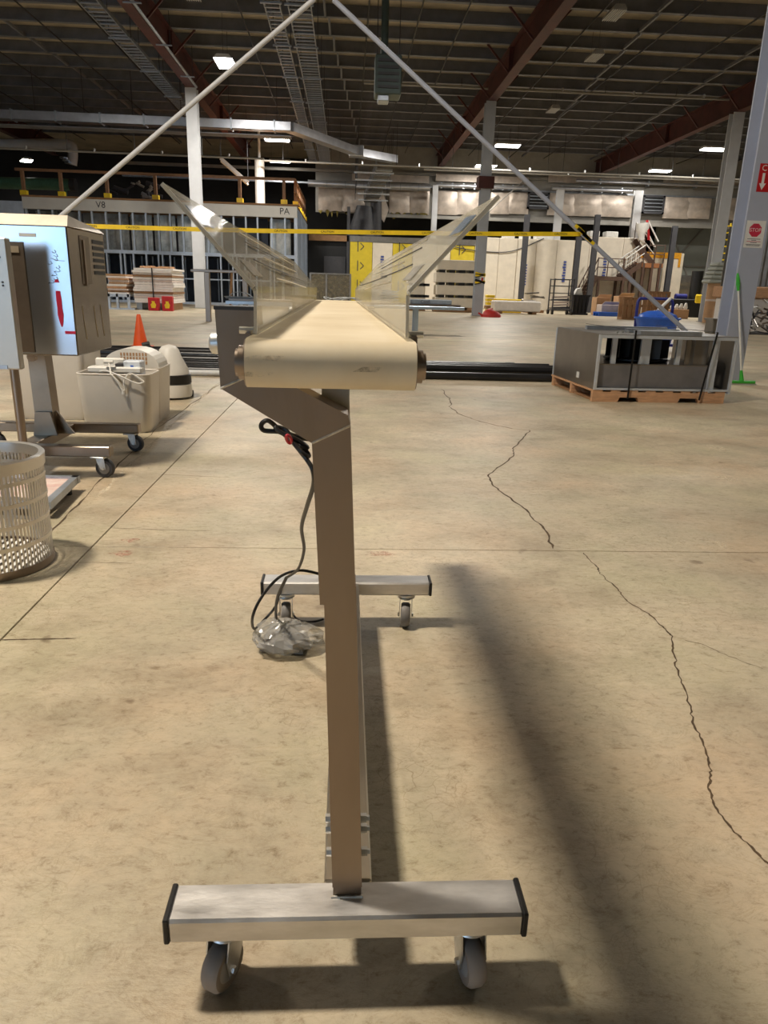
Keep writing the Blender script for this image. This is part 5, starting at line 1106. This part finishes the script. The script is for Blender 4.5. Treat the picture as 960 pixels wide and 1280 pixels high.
# sprinkler lines across the bay
for (y, px0, px1, py, lab) in ((33.15, 455, 990, 108, 'thin sprinkler pipe crossing at the column heads'), (42.0, 330, 990, 204, 'thin sprinkler pipe crossing near the far beams'), (36.5, -30, 330, 186, 'thin pipe crossing above the stud building'), (44.0, 530, 990, 214, 'second thin pipe crossing near the far beams')):
    a = at(px0, py, y); b = at(px1, py+.03*(px1-px0), y); z = (a.z+b.z)/2; tt = thing('sprinkler_pipe', lab, 'pipe', (a.x, y, z))
    part('pipe', MB().tube([(a.x, y, z), (b.x, y, z)], .045, 8), COLG, tt, world=True, smooth=True); n = int((b.x-a.x)/3)
    for k in range(n): part('hanger_rod', MB().tube([(a.x+1+3*k, y, z), (a.x+1+3*k, y, ZP+.1)], .015, 5), DKGREY, tt, world=True); part('sprinkler_head', MB().tube([(a.x+2.2+3*k, y, z), (a.x+2.2+3*k, y, z+.15)], .05, 6), ZINC, tt, world=True)
# unit heater hanging in the middle bay
a = at(468, 120, 24); b = at(502, 72, 24)
uh = thing('unit_heater', 'dark green unit heater box hanging from the roof', 'heater', ((a.x+b.x)/2, 24, a.z))
UGR = mat('heater_green', (74, 88, 84), .5, .2, .1)
bb_ = part('casing', MB().cbox(a.x, b.x, 23.7, 24.5, a.z, b.z, .03), UGR, uh, world=True)
for k in range(5): part('louver', MB().box(a.x+.08, b.x-.08, 23.66, 23.7, a.z+.15+.17*k, a.z+.22+.17*k), DKGREY, bb_, world=True)
part('outlet', MB().cbox(a.x+.1, b.x-.35, 23.8, 24.3, a.z-.16, a.z, .02), GALV, uh, world=True)
part('flue', MB().tube([((a.x+b.x)/2-.12, 24.1, b.z), ((a.x+b.x)/2-.12, 24.1, ZP+.2)], .11, 12), UGR, uh, world=True, smooth=True)
for sx in (a.x+.06, b.x-.06): part('hanger_rod', MB().tube([(sx, 24.1, b.z), (sx, 24.1, ZP+.2)], .015, 5), DKGREY, uh, world=True)
# pipework over the stud building
t = thing('green_pipe', 'green insulated pipe over the stud building', 'pipe', (-14, 46, 6)); a = at(-20, 228, 46); b = at(88, 231, 46)
part('pipe', MB().tube([a, b], .32, 14), mat('pipe_green', (96, 140, 112), .4, .1, .1), t, world=True, smooth=True); part('end_dial', MB().tube([b, b+Vector((.3, 0, 0))], .36, 14), DKGREY, t, world=True); part('support', MB().bar(at(82, 235, 46), at(82, 246, 46), .14, .14), MATS['pipe_green'], t, world=True)
t = thing('process_pipe', 'pale pipe with elbow above the stud building', 'pipe', (-14, 44, 7.5)); a = at(-20, 180, 44); b = at(85, 181, 44)
part('pipe', MB().tube(smooth_path([a, at(40, 180, 44), b, at(91, 190, 44), at(90, 206, 44)], 5), .26, 12), COLP, t, world=True, smooth=True)
for k in range(3): part('elbow_seam', MB().tube([at(82+3*k, 197+3*k, 44), at(82+3*k, 199+3*k, 44)], .3, 12), GALV, t, world=True)
t = thing('pipe_rack', 'tangle of dark valves behind the roof railing', 'valves', (-10, 45, 6)); random.seed(77)
for k in range(14):
    p = at(random.uniform(140, 190), random.uniform(228, 246), 45); q = p+Vector((random.uniform(-.8, .8), 0, random.uniform(-.3, .3))); part('valve_pipe', MB().tube([p, q], random.uniform(.06, .14), 8), random.choice([GALV, COLG, DKGREY]), t, world=True)
t = thing('strip_light', 'slanted fluorescent batten hanging over the stud building', 'ceiling lamp', tuple(at(290, 215, 40))); a = at(276, 198, 40); b = at(310, 228, 40)
part('batten', MB().bar(a, b, .22, .16), COLP, t, world=True); part('tube', MB().tube([a+Vector((0, 0, -.12)), b+Vector((0, 0, -.12))], .05, 8), WHITEP, t, world=True); part('hanger_rod', MB().tube([a, Vector((a.x, a.y, ZP+.1))], .015, 5), DKGREY, t, world=True); part('hanger_rod', MB().tube([b, Vector((b.x, b.y, ZP+.1))], .015, 5), DKGREY, t, world=True)
t = thing('white_post', 'white pipe post standing on the stud building roof', 'post', (at(325, 240, 43).x, 43, BHt+.082)); part('post', MB().tube([(0, 0, 0), (0, 0, at(325, 200, 43).z-BHt)], .26, 12), WHITEP, t); part('thin_pipe', MB().tube([(0, 0, at(325, 200, 43).z-BHt), (0, 0, ZP-BHt)], .07, 8), WHITEP, t)
